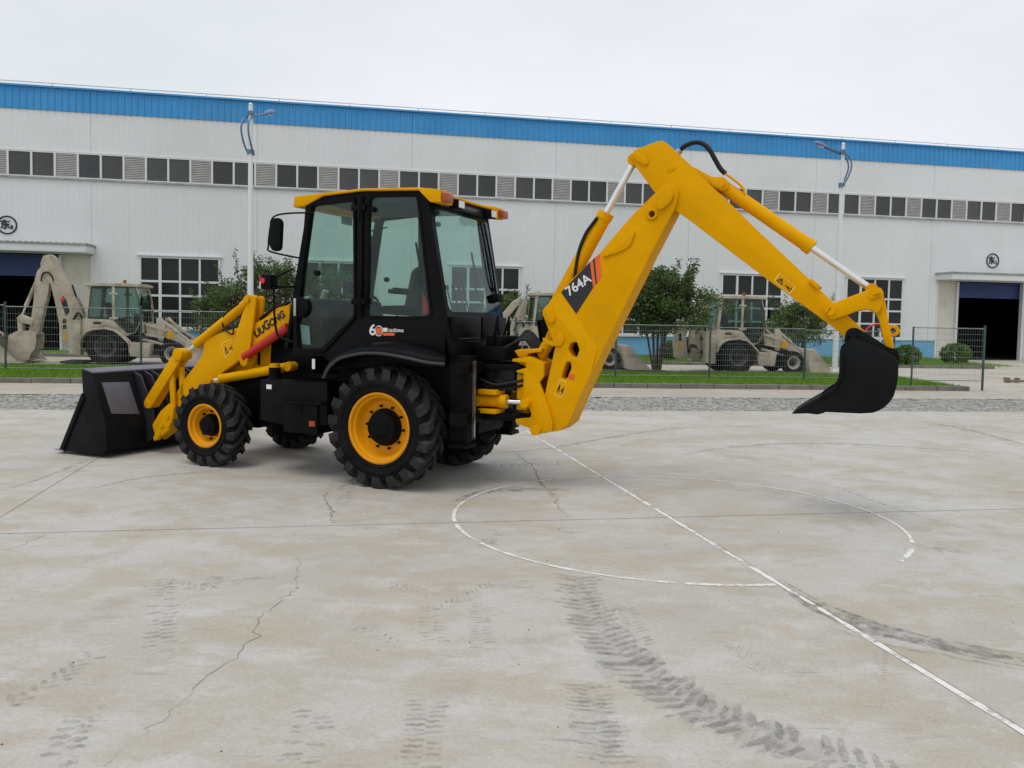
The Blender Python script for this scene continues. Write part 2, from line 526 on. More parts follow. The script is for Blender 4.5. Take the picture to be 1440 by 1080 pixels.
def text(name, body, width, matrix, material, parent, bold=0.0, small_caps=False, shear=0.0, ext=0.002, height=None):
    """lettering scaled to a given width; strokes are thickened by slightly shifted copies"""
    cu = bpy.data.curves.new(name, 'FONT')
    cu.body = body
    cu.extrude = 0.001
    cu.shear = shear
    if small_caps:
        cu.small_caps_scale = 0.8
        for fch in cu.body_format:
            fch.use_small_caps = True
    ob = bpy.data.objects.new(name, cu)
    COL.objects.link(ob)
    bpy.context.view_layer.update()
    me = bpy.data.meshes.new_from_object(ob.evaluated_get(bpy.context.evaluated_depsgraph_get()))
    bpy.data.objects.remove(ob)
    co = np.array([v.co[:] for v in me.vertices])
    co[:, 0] -= co[:, 0].min()
    co[:, 1] -= co[:, 1].min()
    k = width / co[:, 0].max()
    ky = k if height is None else height / co[:, 1].max()
    fs = [tuple(p.vertices) for p in me.polygons]
    mb = MB()
    shifts = [(0, 0)] if not bold else [(0, 0), (bold, 0), (-bold, 0), (0, bold), (0, -bold)]
    for i, (dx, dy) in enumerate(shifts):
        h = ext + i * 0.0004
        P = [matrix @ Vector((x * k + dx, y * ky + dy, (h if z > 0 else -0.0002 * i))) for x, y, z in co]
        mb.add(P, fs)
    return mb.build(name, material, parent, smooth=0)

def side_frame(p, deg):
    """letters on a face that looks along +y, reading towards -x, climbing deg"""
    c, s_ = math.cos(R(deg)), math.sin(R(deg))
    mm = Matrix(((-c, s_, 0), (0, 0, 1), (s_, c, 0))).to_4x4()
    mm.translation = Vector(p)
    return mm

# ------------------------------------------------------------------ ground
def sheet(name, quad, z, material, kind='structure', parent=None, thick=None):
    mb = MB()
    if thick:
        P = [(x, y, z - thick) for x, y in quad] + [(x, y, z) for x, y in quad]
        n = len(quad)
        mb.add(P, [tuple(range(n)), tuple(range(n, 2 * n))] + [(i, (i + 1) % n, n + (i + 1) % n, n + i) for i in range(n)])
    else:
        mb.add([(x, y, z) for x, y in quad], [tuple(range(len(quad)))])
    o = mb.build(name, material, parent, smooth=0)
    if kind: o['kind'] = kind
    return o

sheet('ground', [(-700, -300), (700, -300), (700, 1500), (-700, 1500)], -0.16, 'roadc')
XL, XR = -60, 60
yA = lambda x: 17.15 + 0.137 * x      # far edge of the yard slabs
yB = lambda x: 20.2 + 0.130 * x       # far edge of the setts
yC = lambda x: 22.95 + 0.108 * x      # front kerb
yD = lambda x: 28.8 + 0.100 * x       # far edge of the lawn strip
yE = lambda x: 35.4 + 0.085 * x       # kerb of the lawn in front of the workshop
def band(f0, f1, x0, x1):
    return [(x0, f0(x0)), (x1, f0(x1)), (x1, f1(x1)), (x0, f1(x0))]

yard = sheet('concrete_yard', [(-30, -14), (30, -14), (30, yA(30)), (-30, yA(-30))], -0.035, 'joint')
va, vb = Vector((0.98642, 0.16424)), Vector((-0.21683, 0.97621))
O = Vector((1.66, 8.05))
cols = [-32.5, -26, -19.5, -13, -6.5, 0, 6.5, 13, 19.5, 26, 32.5]
rows = [-22, -15, -7.6, 0]
def slab(quad, wide=()):
    c = sum((Vector(q) for q in quad), Vector((0, 0))) / len(quad)
    Q = []
    n = len(quad)
    g = 0.0045
    for i in range(n):
        p, a, b_ = Vector(quad[i]), Vector(quad[i - 1]), Vector(quad[(i + 1) % n])
        Q.append(p + (a - p).normalized() * g + (b_ - p).normalized() * g + Vector((0, 0)) + (vb * (0.009 if wide == (0, 1) else -0.009) if i in wide else Vector((0, 0))))
    mb = MB()
    P = [(q.x, q.y, -0.034) for q in Q] + [(q.x, q.y, 0) for q in Q]
    mb.add(P, [tuple(range(n)), tuple(range(n, 2 * n))] + [(i, (i + 1) % n, n + (i + 1) % n, n + i) for i in range(n)])
    mb.build('concrete_slab', 'concrete', yard, bev=0.006, smooth=0, seg=2)
for i in range(len(cols) - 1):
    for j in range(len(rows) - 1):
        q = [O + va * a + vb * b_ for a, b_ in ((cols[i], rows[j]), (cols[i + 1], rows[j]), (cols[i + 1], rows[j + 1]), (cols[i], rows[j + 1]))]
        slab([(p.x, p.y) for p in q], (2, 3) if j == len(rows) - 2 else ())
    # last row runs up to the setts
    q = []
    for a in (cols[i], cols[i + 1]):
        p = O + va * a
        t_ = (yA(p.x) - p.y) / (vb.y - 0.137 * vb.x)
        q.append((p, p + vb * t_))
    slab([tuple(q[0][0]), tuple(q[1][0]), tuple(q[1][1]), tuple(q[0][1])], (0, 1))

# painted line beside the joint and the worn circle
def ribbon(pts, w, z, jag=0.0, taper=False, seed=0):
    r_ = random.Random(seed)
    pts = [Vector((p[0], p[1])) for p in pts]
    mb = MB()
    P = []
    n = len(pts)
    for i, p in enumerate(pts):
        d = (pts[min(i + 1, n - 1)] - pts[max(i - 1, 0)]).normalized()
        nn_ = Vector((-d.y, d.x))
        k = w * (1 + r_.uniform(-jag, jag)) / 2
        if taper:
            k *= 0.15 + 0.85 * math.sin(math.pi * min(1, max(0, (i + 0.3) / n)))
        P += [(p.x + nn_.x * k, p.y + nn_.y * k, z), (p.x - nn_.x * k, p.y - nn_.y * k, z)]
    mb.add(P, [(2 * i, 2 * i + 1, 2 * i + 3, 2 * i + 2) for i in range(n - 1)])
    return mb

def jagged(pts, step=0.06, amp=0.02, seed=1):
    r_ = random.Random(seed)
    res = []
    for a, b_ in zip(pts[:-1], pts[1:]):
        a, b_ = Vector(a), Vector(b_)
        n = max(1, int((b_ - a).length / step))
        for i in range(n):
            res.append(a.lerp(b_, i / n) + Vector((r_.gauss(0, amp), r_.gauss(0, amp))))
    res.append(Vector(pts[-1]))
    return res

L0, L1 = O + vb * 6.3 - va * 0.035, O - vb * 5.6 - va * 0.035
n_ = 120
ribbon([L0.lerp(L1, i / n_) for i in range(n_ + 1)], 0.045, 0.004, 0.25, seed=3).build('painted_line', 'paintline', yard, smooth=0)
for k, (a0, a1) in enumerate(((-80, -98), (-100, -181), (-181, -252), (-252, -383), (-389, -402))):
    pts = [(O.x + 2.22 * math.cos(R(a0 + (a1 - a0) * i / 60)), O.y + 2.08 * math.sin(R(a0 + (a1 - a0) * i / 60))) for i in range(61)]
    ribbon(pts, (0.045, 0.035, 0.032, 0.035, 0.05)[k], 0.004, 0.35, seed=10 + k).build('painted_circle_arc', 'paintline', yard, smooth=0)

cracks = [
    ([(-0.03, 12.186), (0.205, 11.11), (0.316, 10.744), (0.372, 9.586), (0.498, 9.011), (0.516, 8.333), (0.602, 7.949)], 0.013),
    ([(0.224, 11.002), (0.593, 10.516)], 0.006),
    ([(-2.074, 9.06), (-2.006, 8.563), (-1.803, 8.007), (-1.696, 7.566)], 0.013),
    ([(-1.994, 8.991), (-1.896, 9.727), (-1.403, 9.95)], 0.010),
    ([(-1.724, 6.866), (-1.694, 6.36), (-1.536, 5.694), (-1.624, 5.142), (-1.563, 4.852), (-1.578, 4.541), (-1.659, 4.221), (-1.679, 3.908), (-1.729, 3.636), (-1.762, 3.41)], 0.0045),
    ([(-4.197, 6.501), (-4.138, 6.691), (-4.109, 7.004)], 0.008),
    ([(3.892, 10.247), (4.038, 9.493), (4.13, 8.943), (4.29, 8.305), (4.475, 7.833), (4.801, 7.351)], 0.006),
    ([(-0.951, 9.9), (-0.548, 10.66), (-0.169, 10.855)], 0.006)]
for k, (pts, w) in enumerate(cracks):
    ribbon(jagged(pts, 0.05, 0.014, 20 + k), w, 0.003, 0.7, True, 40 + k).build('crack', 'crack', yard, smooth=0)

def tread(path, width, pitch, seed, material='tyremark', lean=0.35, keep=0.9, bar=0.5, soft=0.0):
    """prints left by lugs: slanting ragged bars on both halves of the track"""
    r_ = random.Random(seed)
    pts = spline([Vector((p[0], p[1], 0)) for p in path], 14)
    mb = MB()
    dist = nxt = 0.0
    for a, b_ in zip(pts[:-1], pts[1:]):
        d = b_ - a
        ln = d.length
        d = d.normalized()
        nn_ = Vector((-d.y, d.x, 0))
        while nxt <= dist + ln:
            p = a + d * (nxt - dist)
            for s_ in (-1, 1):
                if r_.random() > keep:
                    continue
                off = pitch * 0.5 if s_ > 0 else 0
                e0 = r_.uniform(-0.03, 0.05) * width
                e1 = width * r_.uniform(0.36, 0.54)
                hb = pitch * bar * r_.uniform(0.26, 0.38)
                q = []
                for m_ in range(7):
                    u_ = e0 + (e1 - e0) * m_ / 6
                    th = hb * (0.35 + 0.65 * math.sin(math.pi * (m_ + 0.5) / 7)) * r_.uniform(0.75, 1.2)
                    c = p + d * (off - lean * u_ * (1 + 0.3 * math.sin(u_ * 9)) + r_.gauss(0, 0.004)) + nn_ * s_ * u_
                    q += [c - d * th, c + d * th]
                mb.add([(v.x, v.y, 0.0035) for v in q], [(2 * m_, 2 * m_ + 1, 2 * m_ + 3, 2 * m_ + 2) for m_ in range(6)])
            nxt += pitch * r_.uniform(0.95, 1.05)
        dist += ln
    if soft:
        ribbon(jagged([(p.x, p.y) for p in pts], 0.05, 0.01, seed), soft, 0.0028, 0.5, True, seed + 5).build('rubber_smear', 'smear', yard, smooth=0)
    return mb.build('tyre_mark', material, yard, smooth=0)
tread([(0.537, 6.094), (0.53, 5.51), (0.604, 5.007), (0.734, 4.542), (0.933, 4.118), (1.162, 3.869), (1.433, 3.649), (1.727, 3.427)], 0.38, 0.075, 1, bar=1.0, lean=0.3, soft=0.34)
tread([(0.822, 5.456), (0.832, 5.136), (0.846, 4.851)], 0.16, 0.05, 31, 'scuff', bar=0.8)
tread([(0.447, 4.304), (0.454, 3.914), (0.433, 3.498)], 0.30, 0.045, 2, 'scuff', keep=0.8, bar=0.8, lean=0.1, soft=0.2)
tread([(-0.526, 5.389), (-0.506, 5.195), (-0.444, 4.848)], 0.18, 0.06, 3, 'scuff', keep=0.8, lean=0.0)
tread([(-0.129, 5.893), (-0.275, 5.641), (-0.478, 5.351)], 0.14, 0.06, 4, 'scuff', keep=0.9, lean=0.8)
tread([(-0.177, 5.475), (-0.172, 5.089), (-0.14, 4.733)], 0.18, 0.05, 5, 'scuff', keep=0.8, lean=0.1)
tread([(-0.877, 5.729), (-0.756, 5.797), (-0.53, 5.627)], 0.12, 0.05, 15, 'scuff', keep=0.8, lean=-0.8)
tread([(-0.943, 4.994), (-0.815, 4.908), (-0.663, 4.784)], 0.10, 0.06, 16, 'scuff', keep=0.8)
tread([(-2.394, 4.507), (-2.435, 4.233), (-2.508, 3.951)], 0.16, 0.07, 6, 'scuff', keep=0.95, bar=0.9, lean=0.6)
tread([(-2.547, 5.874), (-2.304, 5.236), (-2.037, 4.57)], 0.20, 0.07, 7, 'scuff', keep=0.8, bar=0.8, lean=0.0)
tread([(-2.551, 5.763), (-2.195, 5.72), (-2.226, 5.941)], 0.16, 0.05, 8, 'scuff', keep=0.9, bar=0.9)
tread([(-2.139, 5.848), (-1.973, 5.906), (-1.777, 5.966)], 0.05, 0.05, 18, 'scuff', keep=0.9, bar=1.2)
tread([(-2.001, 3.911), (-2.059, 3.755), (-1.955, 3.365)], 0.18, 0.07, 9, 'scuff', keep=0.7, bar=0.9, lean=0.0)
tread([(-0.413, 4.067), (-0.385, 3.747), (-0.377, 3.443)], 0.22, 0.05, 10, 'scuff', keep=0.8, bar=0.8, lean=0.0)
tread([(1.381, 4.874), (1.431, 4.668), (1.449, 4.388)], 0.12, 0.035, 11, 'scuff', keep=0.8, lean=0.9)
tread([(-0.972, 3.934), (-0.931, 3.663), (-0.901, 3.399)], 0.22, 0.05, 12, 'scuff', keep=0.6, bar=0.9, lean=0.0)
tread([(2.352, 4.917), (2.083, 4.369)], 0.10, 0.045, 13, 'scuff', keep=0.7)
tread([(-0.187, 6.854), (-0.165, 7.194), (-0.105, 7.443)], 0.18, 0.06, 14, 'scuff', keep=0.6, bar=1.0)
tread([(3.805, 7.217), (3.803, 6.994), (4.01, 7.117)], 0.25, 0.05, 19, 'scuff', keep=0.6, bar=0.8)
tread([(-1.755, 8.255), (-1.829, 8.822), (-1.93, 9.387)], 0.20, 0.07, 20, 'scuff', keep=0.7, bar=0.8, lean=0.0)
tread([(-0.484, 8.753), (-0.219, 9.139), (0.11, 9.166)], 0.16, 0.07, 21, 'scuff', keep=0.8, bar=1.0)
tread([(-0.542, 11.496), (-0.166, 10.697), (0.72, 11.051)], 0.3, 0.1, 22, 'scuff', keep=0.7, bar=0.7)
for k, (path, w) in enumerate((([(2.064, 5.915), (2.245, 5.432), (2.51, 5.059), (2.806, 4.851), (3.129, 4.67)], 0.10), ([(2.109, 6.13), (2.318, 5.489), (2.685, 5.044), (3.196, 4.774)], 0.05),
                               ([(2.08, 5.659), (2.285, 5.179), (2.643, 4.876), (3.078, 4.591)], 0.05), ([(2.104, 5.195), (2.352, 4.917), (2.691, 4.722), (3.047, 4.543)], 0.03),
                               ([(2.08, 5.808), (2.301, 5.33), (2.609, 4.984), (3.143, 4.691)], 0.22), ([(-0.589, 8.573), (-0.219, 9.139), (0.194, 9.25), (0.691, 9.215)], 0.22), ([(-0.798, 11.47), (0.459, 12.107), (1.716, 13.492), (3.209, 14.825), (5.223, 15.286)], 0.10), ([(2.571, 11.822), (3.678, 12.736), (5.479, 13.231), (8.027, 12.394)], 0.14),
                               ([(8.482, 16.588), (8.794, 15.553), (8.752, 13.528)], 0.2), ([(-4.704, 8.766), (-4.413, 9.501), (-3.521, 10.126)], 0.06), ([(-5.602, 8.691), (-5.549, 9.398), (-5.679, 10.958)], 0.06))):
    ribbon(jagged([(p.x, p.y) for p in spline([Vector((*p, 0)) for p in path], 10)], 0.08, 0.006, 70 + k), w, 0.0032, 0.5, True, 60 + k).build('skid_mark', 'scuff', yard, smooth=0)

rp_ = random.Random(77)
mb = MB()
for _ in range(130):
    x = rp_.uniform(-6, 7); y = rp_.uniform(3.2, 15.5)
    r0 = rp_.uniform(0.003, 0.007)
    mb.lathe([(0.0, -r0 * 0.6), (r0, -r0 * 0.2), (r0 * 0.8, r0 * 0.5), (0.0, r0 * 0.6)], (0, 0, 0), 5)
    k0 = len(mb.v) - 20
    mb.v[k0:] = [(x + a_ * rp_.uniform(0.8, 1.2), y + c_, max(0.0005, b_ + r0 * 0.4)) for a_, b_, c_ in mb.v[k0:]]
grit = mb.build('grit', 'rubble', yard)
grit['kind'] = 'stuff'

# setts beyond the yard
bed = sheet('cobbled_strip', band(yA, yB, XL, XR), -0.03, 'joint')
mb = MB()
rs = random.Random(5)
rowsn = 27
for j in range(rowsn):
    x = -17.0 + rs.uniform(0, 0.1)
    while x < 17.5:
        w = rs.uniform(0.12, 0.2)
        if rs.random() > 0.03:
            f0, f1 = (j + 0.06) / rowsn, (j + 0.9) / rowsn
            h = rs.gauss(-0.002, 0.007)
            pts = []
            for xx, ff in ((x, f0), (x + w - 0.02, f0), (x + w - 0.02, f1), (x, f1)):
                pts.append((xx + rs.gauss(0, 0.004), yA(xx) + 0.02 + (yB(xx) - yA(xx) - 0.03) * ff + rs.gauss(0, 0.004)))
            c = (sum(p[0] for p in pts) / 4, sum(p[1] for p in pts) / 4)
            top = [(c[0] + (p[0] - c[0]) * 0.86, c[1] + (p[1] - c[1]) * 0.82, h + rs.gauss(0, 0.002)) for p in pts]
            mb.add([(p[0], p[1], -0.035) for p in pts] + top, [(4, 5, 6, 7), (0, 1, 5, 4), (1, 2, 6, 5), (2, 3, 7, 6), (3, 0, 4, 7)])
        x += w
o = mb.build('setts', 'cobble', bed, smooth=0)
o['kind'] = 'stuff'
# weeds in the joints of the setts at the left
def blades(name, spots, h, w, material, parent=None, label=None, cat=None, seed=1):
    r_ = np.random.default_rng(seed)
    S_ = np.asarray(spots, dtype=float)
    n = len(S_)
    ang = r_.uniform(0, 2 * np.pi, n)
    hh = h * r_.uniform(0.5, 1.3, n)
    lean = r_.normal(0, 0.35, (n, 2)) * hh[:, None]
    ww = w * r_.uniform(0.6, 1.3, n)
    dx, dy = np.cos(ang) * ww / 2, np.sin(ang) * ww / 2
    V = np.empty((n, 3, 3))
    V[:, 0] = S_ + np.c_[dx, dy, np.zeros(n)]
    V[:, 1] = S_ - np.c_[dx, dy, np.zeros(n)]
    V[:, 2] = S_ + np.c_[lean, hh]
    me = bpy.data.meshes.new(name)
    me.vertices.add(3 * n)
    me.vertices.foreach_set('co', V.ravel())
    me.loops.add(3 * n)
    me.loops.foreach_set('vertex_index', np.arange(3 * n, dtype=np.int32))
    me.polygons.add(n)
    me.polygons.foreach_set('loop_start', np.arange(0, 3 * n, 3, dtype=np.int32))
    me.update()
    o = link(name, me, material, parent)
    o['kind'] = 'stuff'
    if label: o['label'] = label
    if cat: o['category'] = cat
    return o
sp = []
for _ in range(5000):
    x = rs.uniform(-15, 17) if rs.random() < 0.4 else rs.uniform(-14, -6)
    if math.sin(x * 2.1) + math.sin(x * 0.9 + 2) + rs.uniform(-1, 1) < 0.2: continue
    sp.append((x, yA(x) + rs.random() * 2.9, -0.01))
blades('joint_weeds', sp, 0.05, 0.02, 'grass', None, 'low weeds growing between the grey setts', 'weeds', 3)

sheet('apron', band(yB, yC, XL, XR), 0.0, 'apron')
# kerbs: separate stones
def kerb(name, f, x0, x1, w, h, ln=1.0, ends=()):
    root = sheet(name, band(lambda x: f(x) + 0.03, lambda x: f(x) + w - 0.03, x0, x1), 0.02, 'joint', thick=0.15)
    x = x0
    r_ = random.Random(int(x0 * 10) & 255)
    while x < x1 - 0.05:
        e = min(x1, x + ln)
        m_ = MB()
        q = [(x + 0.008, f(x)), (e - 0.008, f(e)), (e - 0.008, f(e) + w), (x + 0.008, f(x) + w)]
        dz = r_.gauss(0, 0.006)
        dy = r_.gauss(0, 0.006)
        P = [(a, b_ + dy, -0.1) for a, b_ in q] + [(a, b_ + dy, h + dz) for a, b_ in q]
        m_.add(P, [(0, 1, 2, 3), (4, 5, 6, 7), (0, 1, 5, 4), (1, 2, 6, 5), (2, 3, 7, 6), (3, 0, 4, 7)])
        m_.build('kerb_stone', 'kerb', root, bev=0.02, smooth=0)
        x += ln
    return root
kerb('front_kerb', yC, -22.0, 14.1, 0.16, 0.14)
sheet('lawn', band(lambda x: yC(x) + 0.16, yD, -40, 14.1), 0.10, 'lawn', thick=0.2)
kerb('road_kerb', yD, -22.0, 14.1, 0.14, 0.13)
sheet('works_road', band(lambda x: yD(x) + 0.14, yE, XL, XR), 0.004, 'roadc')
sheet('driveway', [(14.1, yC(14.1) + 0.004), (60, yC(60)), (60, yD(60) + 0.13), (14.1, yD(14.1) + 0.13)], 0.002, 'roadc')
ba = R(11.1)
bu = Vector((math.cos(ba), math.sin(ba), 0))
bn = Vector((-math.sin(ba), math.cos(ba), 0))          # away from the yard
B0 = Vector((26.10, 46.86, 0))
wall_y = lambda x: B0.y + (x - B0.x) * math.tan(ba)
kerb('lawn_kerb', yE, -32.0, 22.6, 0.16, 0.14)
far_lawn = sheet('workshop_lawn', [(-32, yE(-32) + 0.16), (22.55, yE(22.55) + 0.16), (25.0, wall_y(25) - 0.1), (-32, wall_y(-32) - 0.1)], 0.10, 'lawn', thick=0.2)
sheet('workshop_forecourt', [(22.6, yE(22.6)), (60, yE(60)), (60, wall_y(60)), (25.05, wall_y(25.05))], 0.002, 'roadc')
rg = np.random.default_rng(11)
n = 90000
xs = rg.uniform(-19, 14.0, n)
ys = yC(xs) + 0.2 + rg.random(n) * (yD(xs) - yC(xs) - 0.25)
blades('lawn_grass', np.c_[xs, ys, np.full(n, 0.1)], 0.085, 0.022, 'grass', None, 'mown bright green grass of the strip behind the wire fence', 'grass', 5)
n = 40000
xs = rg.uniform(-6, 24.0, n)
ys = yE(xs) + 0.2 + rg.random(n) * (wall_y(xs) - yE(xs) - 0.4)
blades('workshop_grass', np.c_[xs, ys, np.full(n, 0.1)], 0.085, 0.025, 'grass', None, 'mown grass between the works road and the workshop wall', 'grass', 6)

# ------------------------------------------------------------------ workshop
shop = empty('workshop_building', B0, ba)
tag(shop, 'long white sheet-metal workshop with blue fascia and high window band', 'building')
# local: x along the wall, y into the building, z up
def corr(mb, t0, t1, z0, z1, pitch, depth, y=0.0):
    n = max(1, round((t1 - t0) / pitch))
    p = (t1 - t0) / n
    prof = []
    for i in range(n):
        a = t0 + i * p
        prof += [(a, 0.0), (a + p * 0.70, 0.0), (a + p * 0.78, -depth), (a + p * 0.92, -depth)]
    prof.append((t1, 0.0))
    P = [(a, y + d, z0) for a, d in prof] + [(a, y + d, z1) for a, d in prof]
    k = len(prof)
    mb.add(P, [(i, i + 1, k + i + 1, k + i) for i in range(k - 1)])
T0 = -76.8
NB = 15
WINC = [-42.95, -35.5, -28.08, -20.6, -13.15, -5.57]
DOORS = [-50.42 - 0.06, 2.12]
for k in range(NB):
    a, e = T0 + 7.48 * k, T0 + 7.48 * (k + 1)
    a += 0.004; e -= 0.004
    mb = MB()
    cuts = []
    for c in WINC:
        if a < c < e: cuts.append((c - 1.82, c + 1.82, 1.2, 4.62))
    cuts_d = []
    for c in DOORS:
        lo, hi = max(a, c - 3.6), min(e, c + 3.6)
        if lo < hi: cuts_d.append((lo, hi, 0.0, 4.6))
    allc = sorted(cuts + cuts_d)
    x = a
    for (x0, x1, z0, z1) in allc:
        if x0 > x: corr(mb, x, x0, 1.1, 8.06, 0.24, 0.006)
        corr(mb, x0, x1, z1, 8.06, 0.24, 0.006)
        if z0 > 1.1: corr(mb, x0, x1, 1.1, z0, 0.24, 0.006)
        x = x1
    if x < e: corr(mb, x, e, 1.1, 8.06, 0.24, 0.006)
    mb.build('wall_panel', 'sheet', shop, smooth=0)
    mb = MB(); corr(mb, a, e, 9.32, 11.2, 0.24, 0.006); mb.build('upper_wall_panel', 'sheet', shop, smooth=0)
    mb = MB(); corr(mb, a, e, 11.2, 12.22, 0.30, 0.045, -0.03); mb.build('fascia_panel', 'blue', shop, smooth=0)
    x = a
    mb = MB()
    for (x0, x1, z0, z1) in sorted(cuts_d):
        if x0 > x: corr(mb, x, x0, 0.0, 1.08, 0.24, 0.006, -0.02)
        x = x1
    if x < e: corr(mb, x, e, 0.0, 1.08, 0.24, 0.006, -0.02)
    if mb.v: mb.build('plinth_panel', 'wains', shop, smooth=0)
T1 = T0 + 7.48 * NB
mb = MB()
mb.bb(T0, T1, -0.09, 0.06, 8.06, 8.14)
mb.build('sill_flashing', 'trim', shop)
mb = MB(); mb.bb(T0, T1, -0.05, 0.04, 9.31, 9.36); mb.build('head_flashing', 'frame', shop)
mb = MB(); mb.bb(T0, T1, -0.14, 0.10, 12.22, 12.30); mb.build('eaves_gutter', 'blue', shop)
mb = MB(); mb.bb(-46.0, -4, -0.055, 0.0, 1.085, 1.12); mb.bb(-4, -1.5, -0.055, 0.0, 1.085, 1.12); mb.build('plinth_flashing', 'trim', shop)
mb = MB()
for x in [T0 + 1 + 3.4 * i for i in range(33)]:
    mb.cyl((x, 0.3, 12.28), (x, 0.3, 12.52), 0.015, 5)
mb.tube([(T0, 0.3, 12.52), (T1, 0.3, 12.52)], 0.018, 5)
mb.build('roof_edge_rail', 'trim', shop)
mb = MB()
mb.add([(T0, 0.05, 12.26), (T1, 0.05, 12.26), (T1, 26, 13.6), (T0, 26, 13.6), (T0, 52, 12.2), (T1, 52, 12.2)], [(0, 1, 2, 3), (3, 2, 5, 4)])
mb.build('roof', 'blue', shop, smooth=0)
mb = MB()
mb.add([(T0, 0.2, 0), (T0, 52, 0), (T0, 52, 12.2), (T0, 26, 13.58), (T0, 0.2, 12.2)], [(0, 1, 2, 3, 4)])
mb.add([(T1, 0.2, 0), (T1, 52, 0), (T1, 52, 12.2), (T1, 26, 13.58), (T1, 0.2, 12.2)], [(0, 1, 2, 3, 4)])
mb.build('gable_wall', 'sheet', shop, smooth=0)
mb = MB(); mb.bb(T0, T1, 51.8, 52, 0, 12.2); mb.build('rear_wall', 'sheet', shop, smooth=0)
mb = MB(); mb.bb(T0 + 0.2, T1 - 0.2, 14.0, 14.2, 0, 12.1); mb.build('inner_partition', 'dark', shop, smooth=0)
# inner lining that closes the window band and the panes from behind
mb = MB()
mb.bb(T0 + 0.2, T1 - 0.2, 0.22, 0.26, 4.7, 12.1)
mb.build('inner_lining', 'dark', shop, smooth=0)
# high window band: louvre, pane, pane
per = 2.976
k0 = int((T0 - (-48.42)) / per)
lou_me = pane_me = fr_me = None
for k in range(k0, k0 + int((T1 - T0) / per)):
    x = -48.42 + per * k
    if x < T0 + 0.1 or x + per > T1: continue
    fr_root = None
    if fr_me is None:
        mb = MB()
        for xx in (0.0, 0.985, 1.98):
            mb.bb(xx - 0.045, xx + 0.045, -0.055, 0.02, 8.15, 9.30)
        mb.bb(-0.045, per - 0.045, -0.05, 0.02, 8.14, 8.19)
        mb.bb(-0.045, per - 0.045, -0.05, 0.02, 9.26, 9.305)
        fr = mb.build('high_window', 'frame', shop, smooth=0); fr_me = fr.data
        mb = MB(); mb.bb(1.03, 1.935, 0.0, 0.012, 8.19, 9.26); pa = mb.build('pane', 'glass_strip', fr, smooth=0); pane_me = pa.data
        mb = MB()
        for i in range(13):
            z = 8.20 + i * 0.083
            mb.add([(0.05, -0.045, z), (0.94, -0.045, z), (0.94, 0.012, z + 0.075), (0.05, 0.012, z + 0.075), (0.05, -0.045, z + 0.012), (0.94, -0.045, z + 0.012), (0.94, 0.012, z + 0.087), (0.05, 0.012, z + 0.087)],
                   [(0, 1, 2, 3), (4, 5, 6, 7), (0, 1, 5, 4), (2, 3, 7, 6)])
        lo = mb.build('louvre', 'louvre', shop, smooth=0); lou_me = lo.data
    else:
        fr = link('high_window', fr_me, None, shop)
        pa = link('pane', pane_me, None, fr)
        lo = link('louvre', lou_me, None, shop)
    fr.location.x = x
    lo.location.x = x
    p2 = link('pane', pane_me, None, fr)
    p2.location.x = 0.995
# big windows
zs = [1.22, 2.02, 2.76, 3.44, 4.60]
wf = None
for c in WINC:
    if wf is None:
        mb = MB()
        for i in range(5):
            x = -1.8 + 0.9 * i
            w_ = 0.055 if i in (0, 4) else (0.065 if i == 1 else 0.045)
            mb.bb(x - w_, x + w_, -0.06, 0.05, 1.20, 4.63)
        for i, z in enumerate(zs):
            h_ = 0.05 if 0 < i < 4 else 0.06
            mb.bb(-1.85, 1.85, -0.054, 0.044, z - h_, z + h_)
        mb.bb(-1.92, 1.92, -0.12, 0.02, 4.64, 4.69)
        mb.bb(-1.92, 1.92, -0.12, 0.02, 1.10, 1.15)
        w = mb.build('window', 'frame', shop, smooth=0)
        wf = w.data
        panes = []
        for j in range(4):
            for i in range(4):
                mb = MB()
                mb.bb(-1.76 + 0.9 * i, -0.94 + 0.9 * i, 0.0, 0.012, zs[j] + 0.045, zs[j + 1] - 0.045)
                panes.append(mb.build('pane', 'glass_dark', w, smooth=0).data)
    else:
        w = link('window', wf, None, shop)
        for pm in panes: link('pane', pm, None, w)
    w.location.x = c
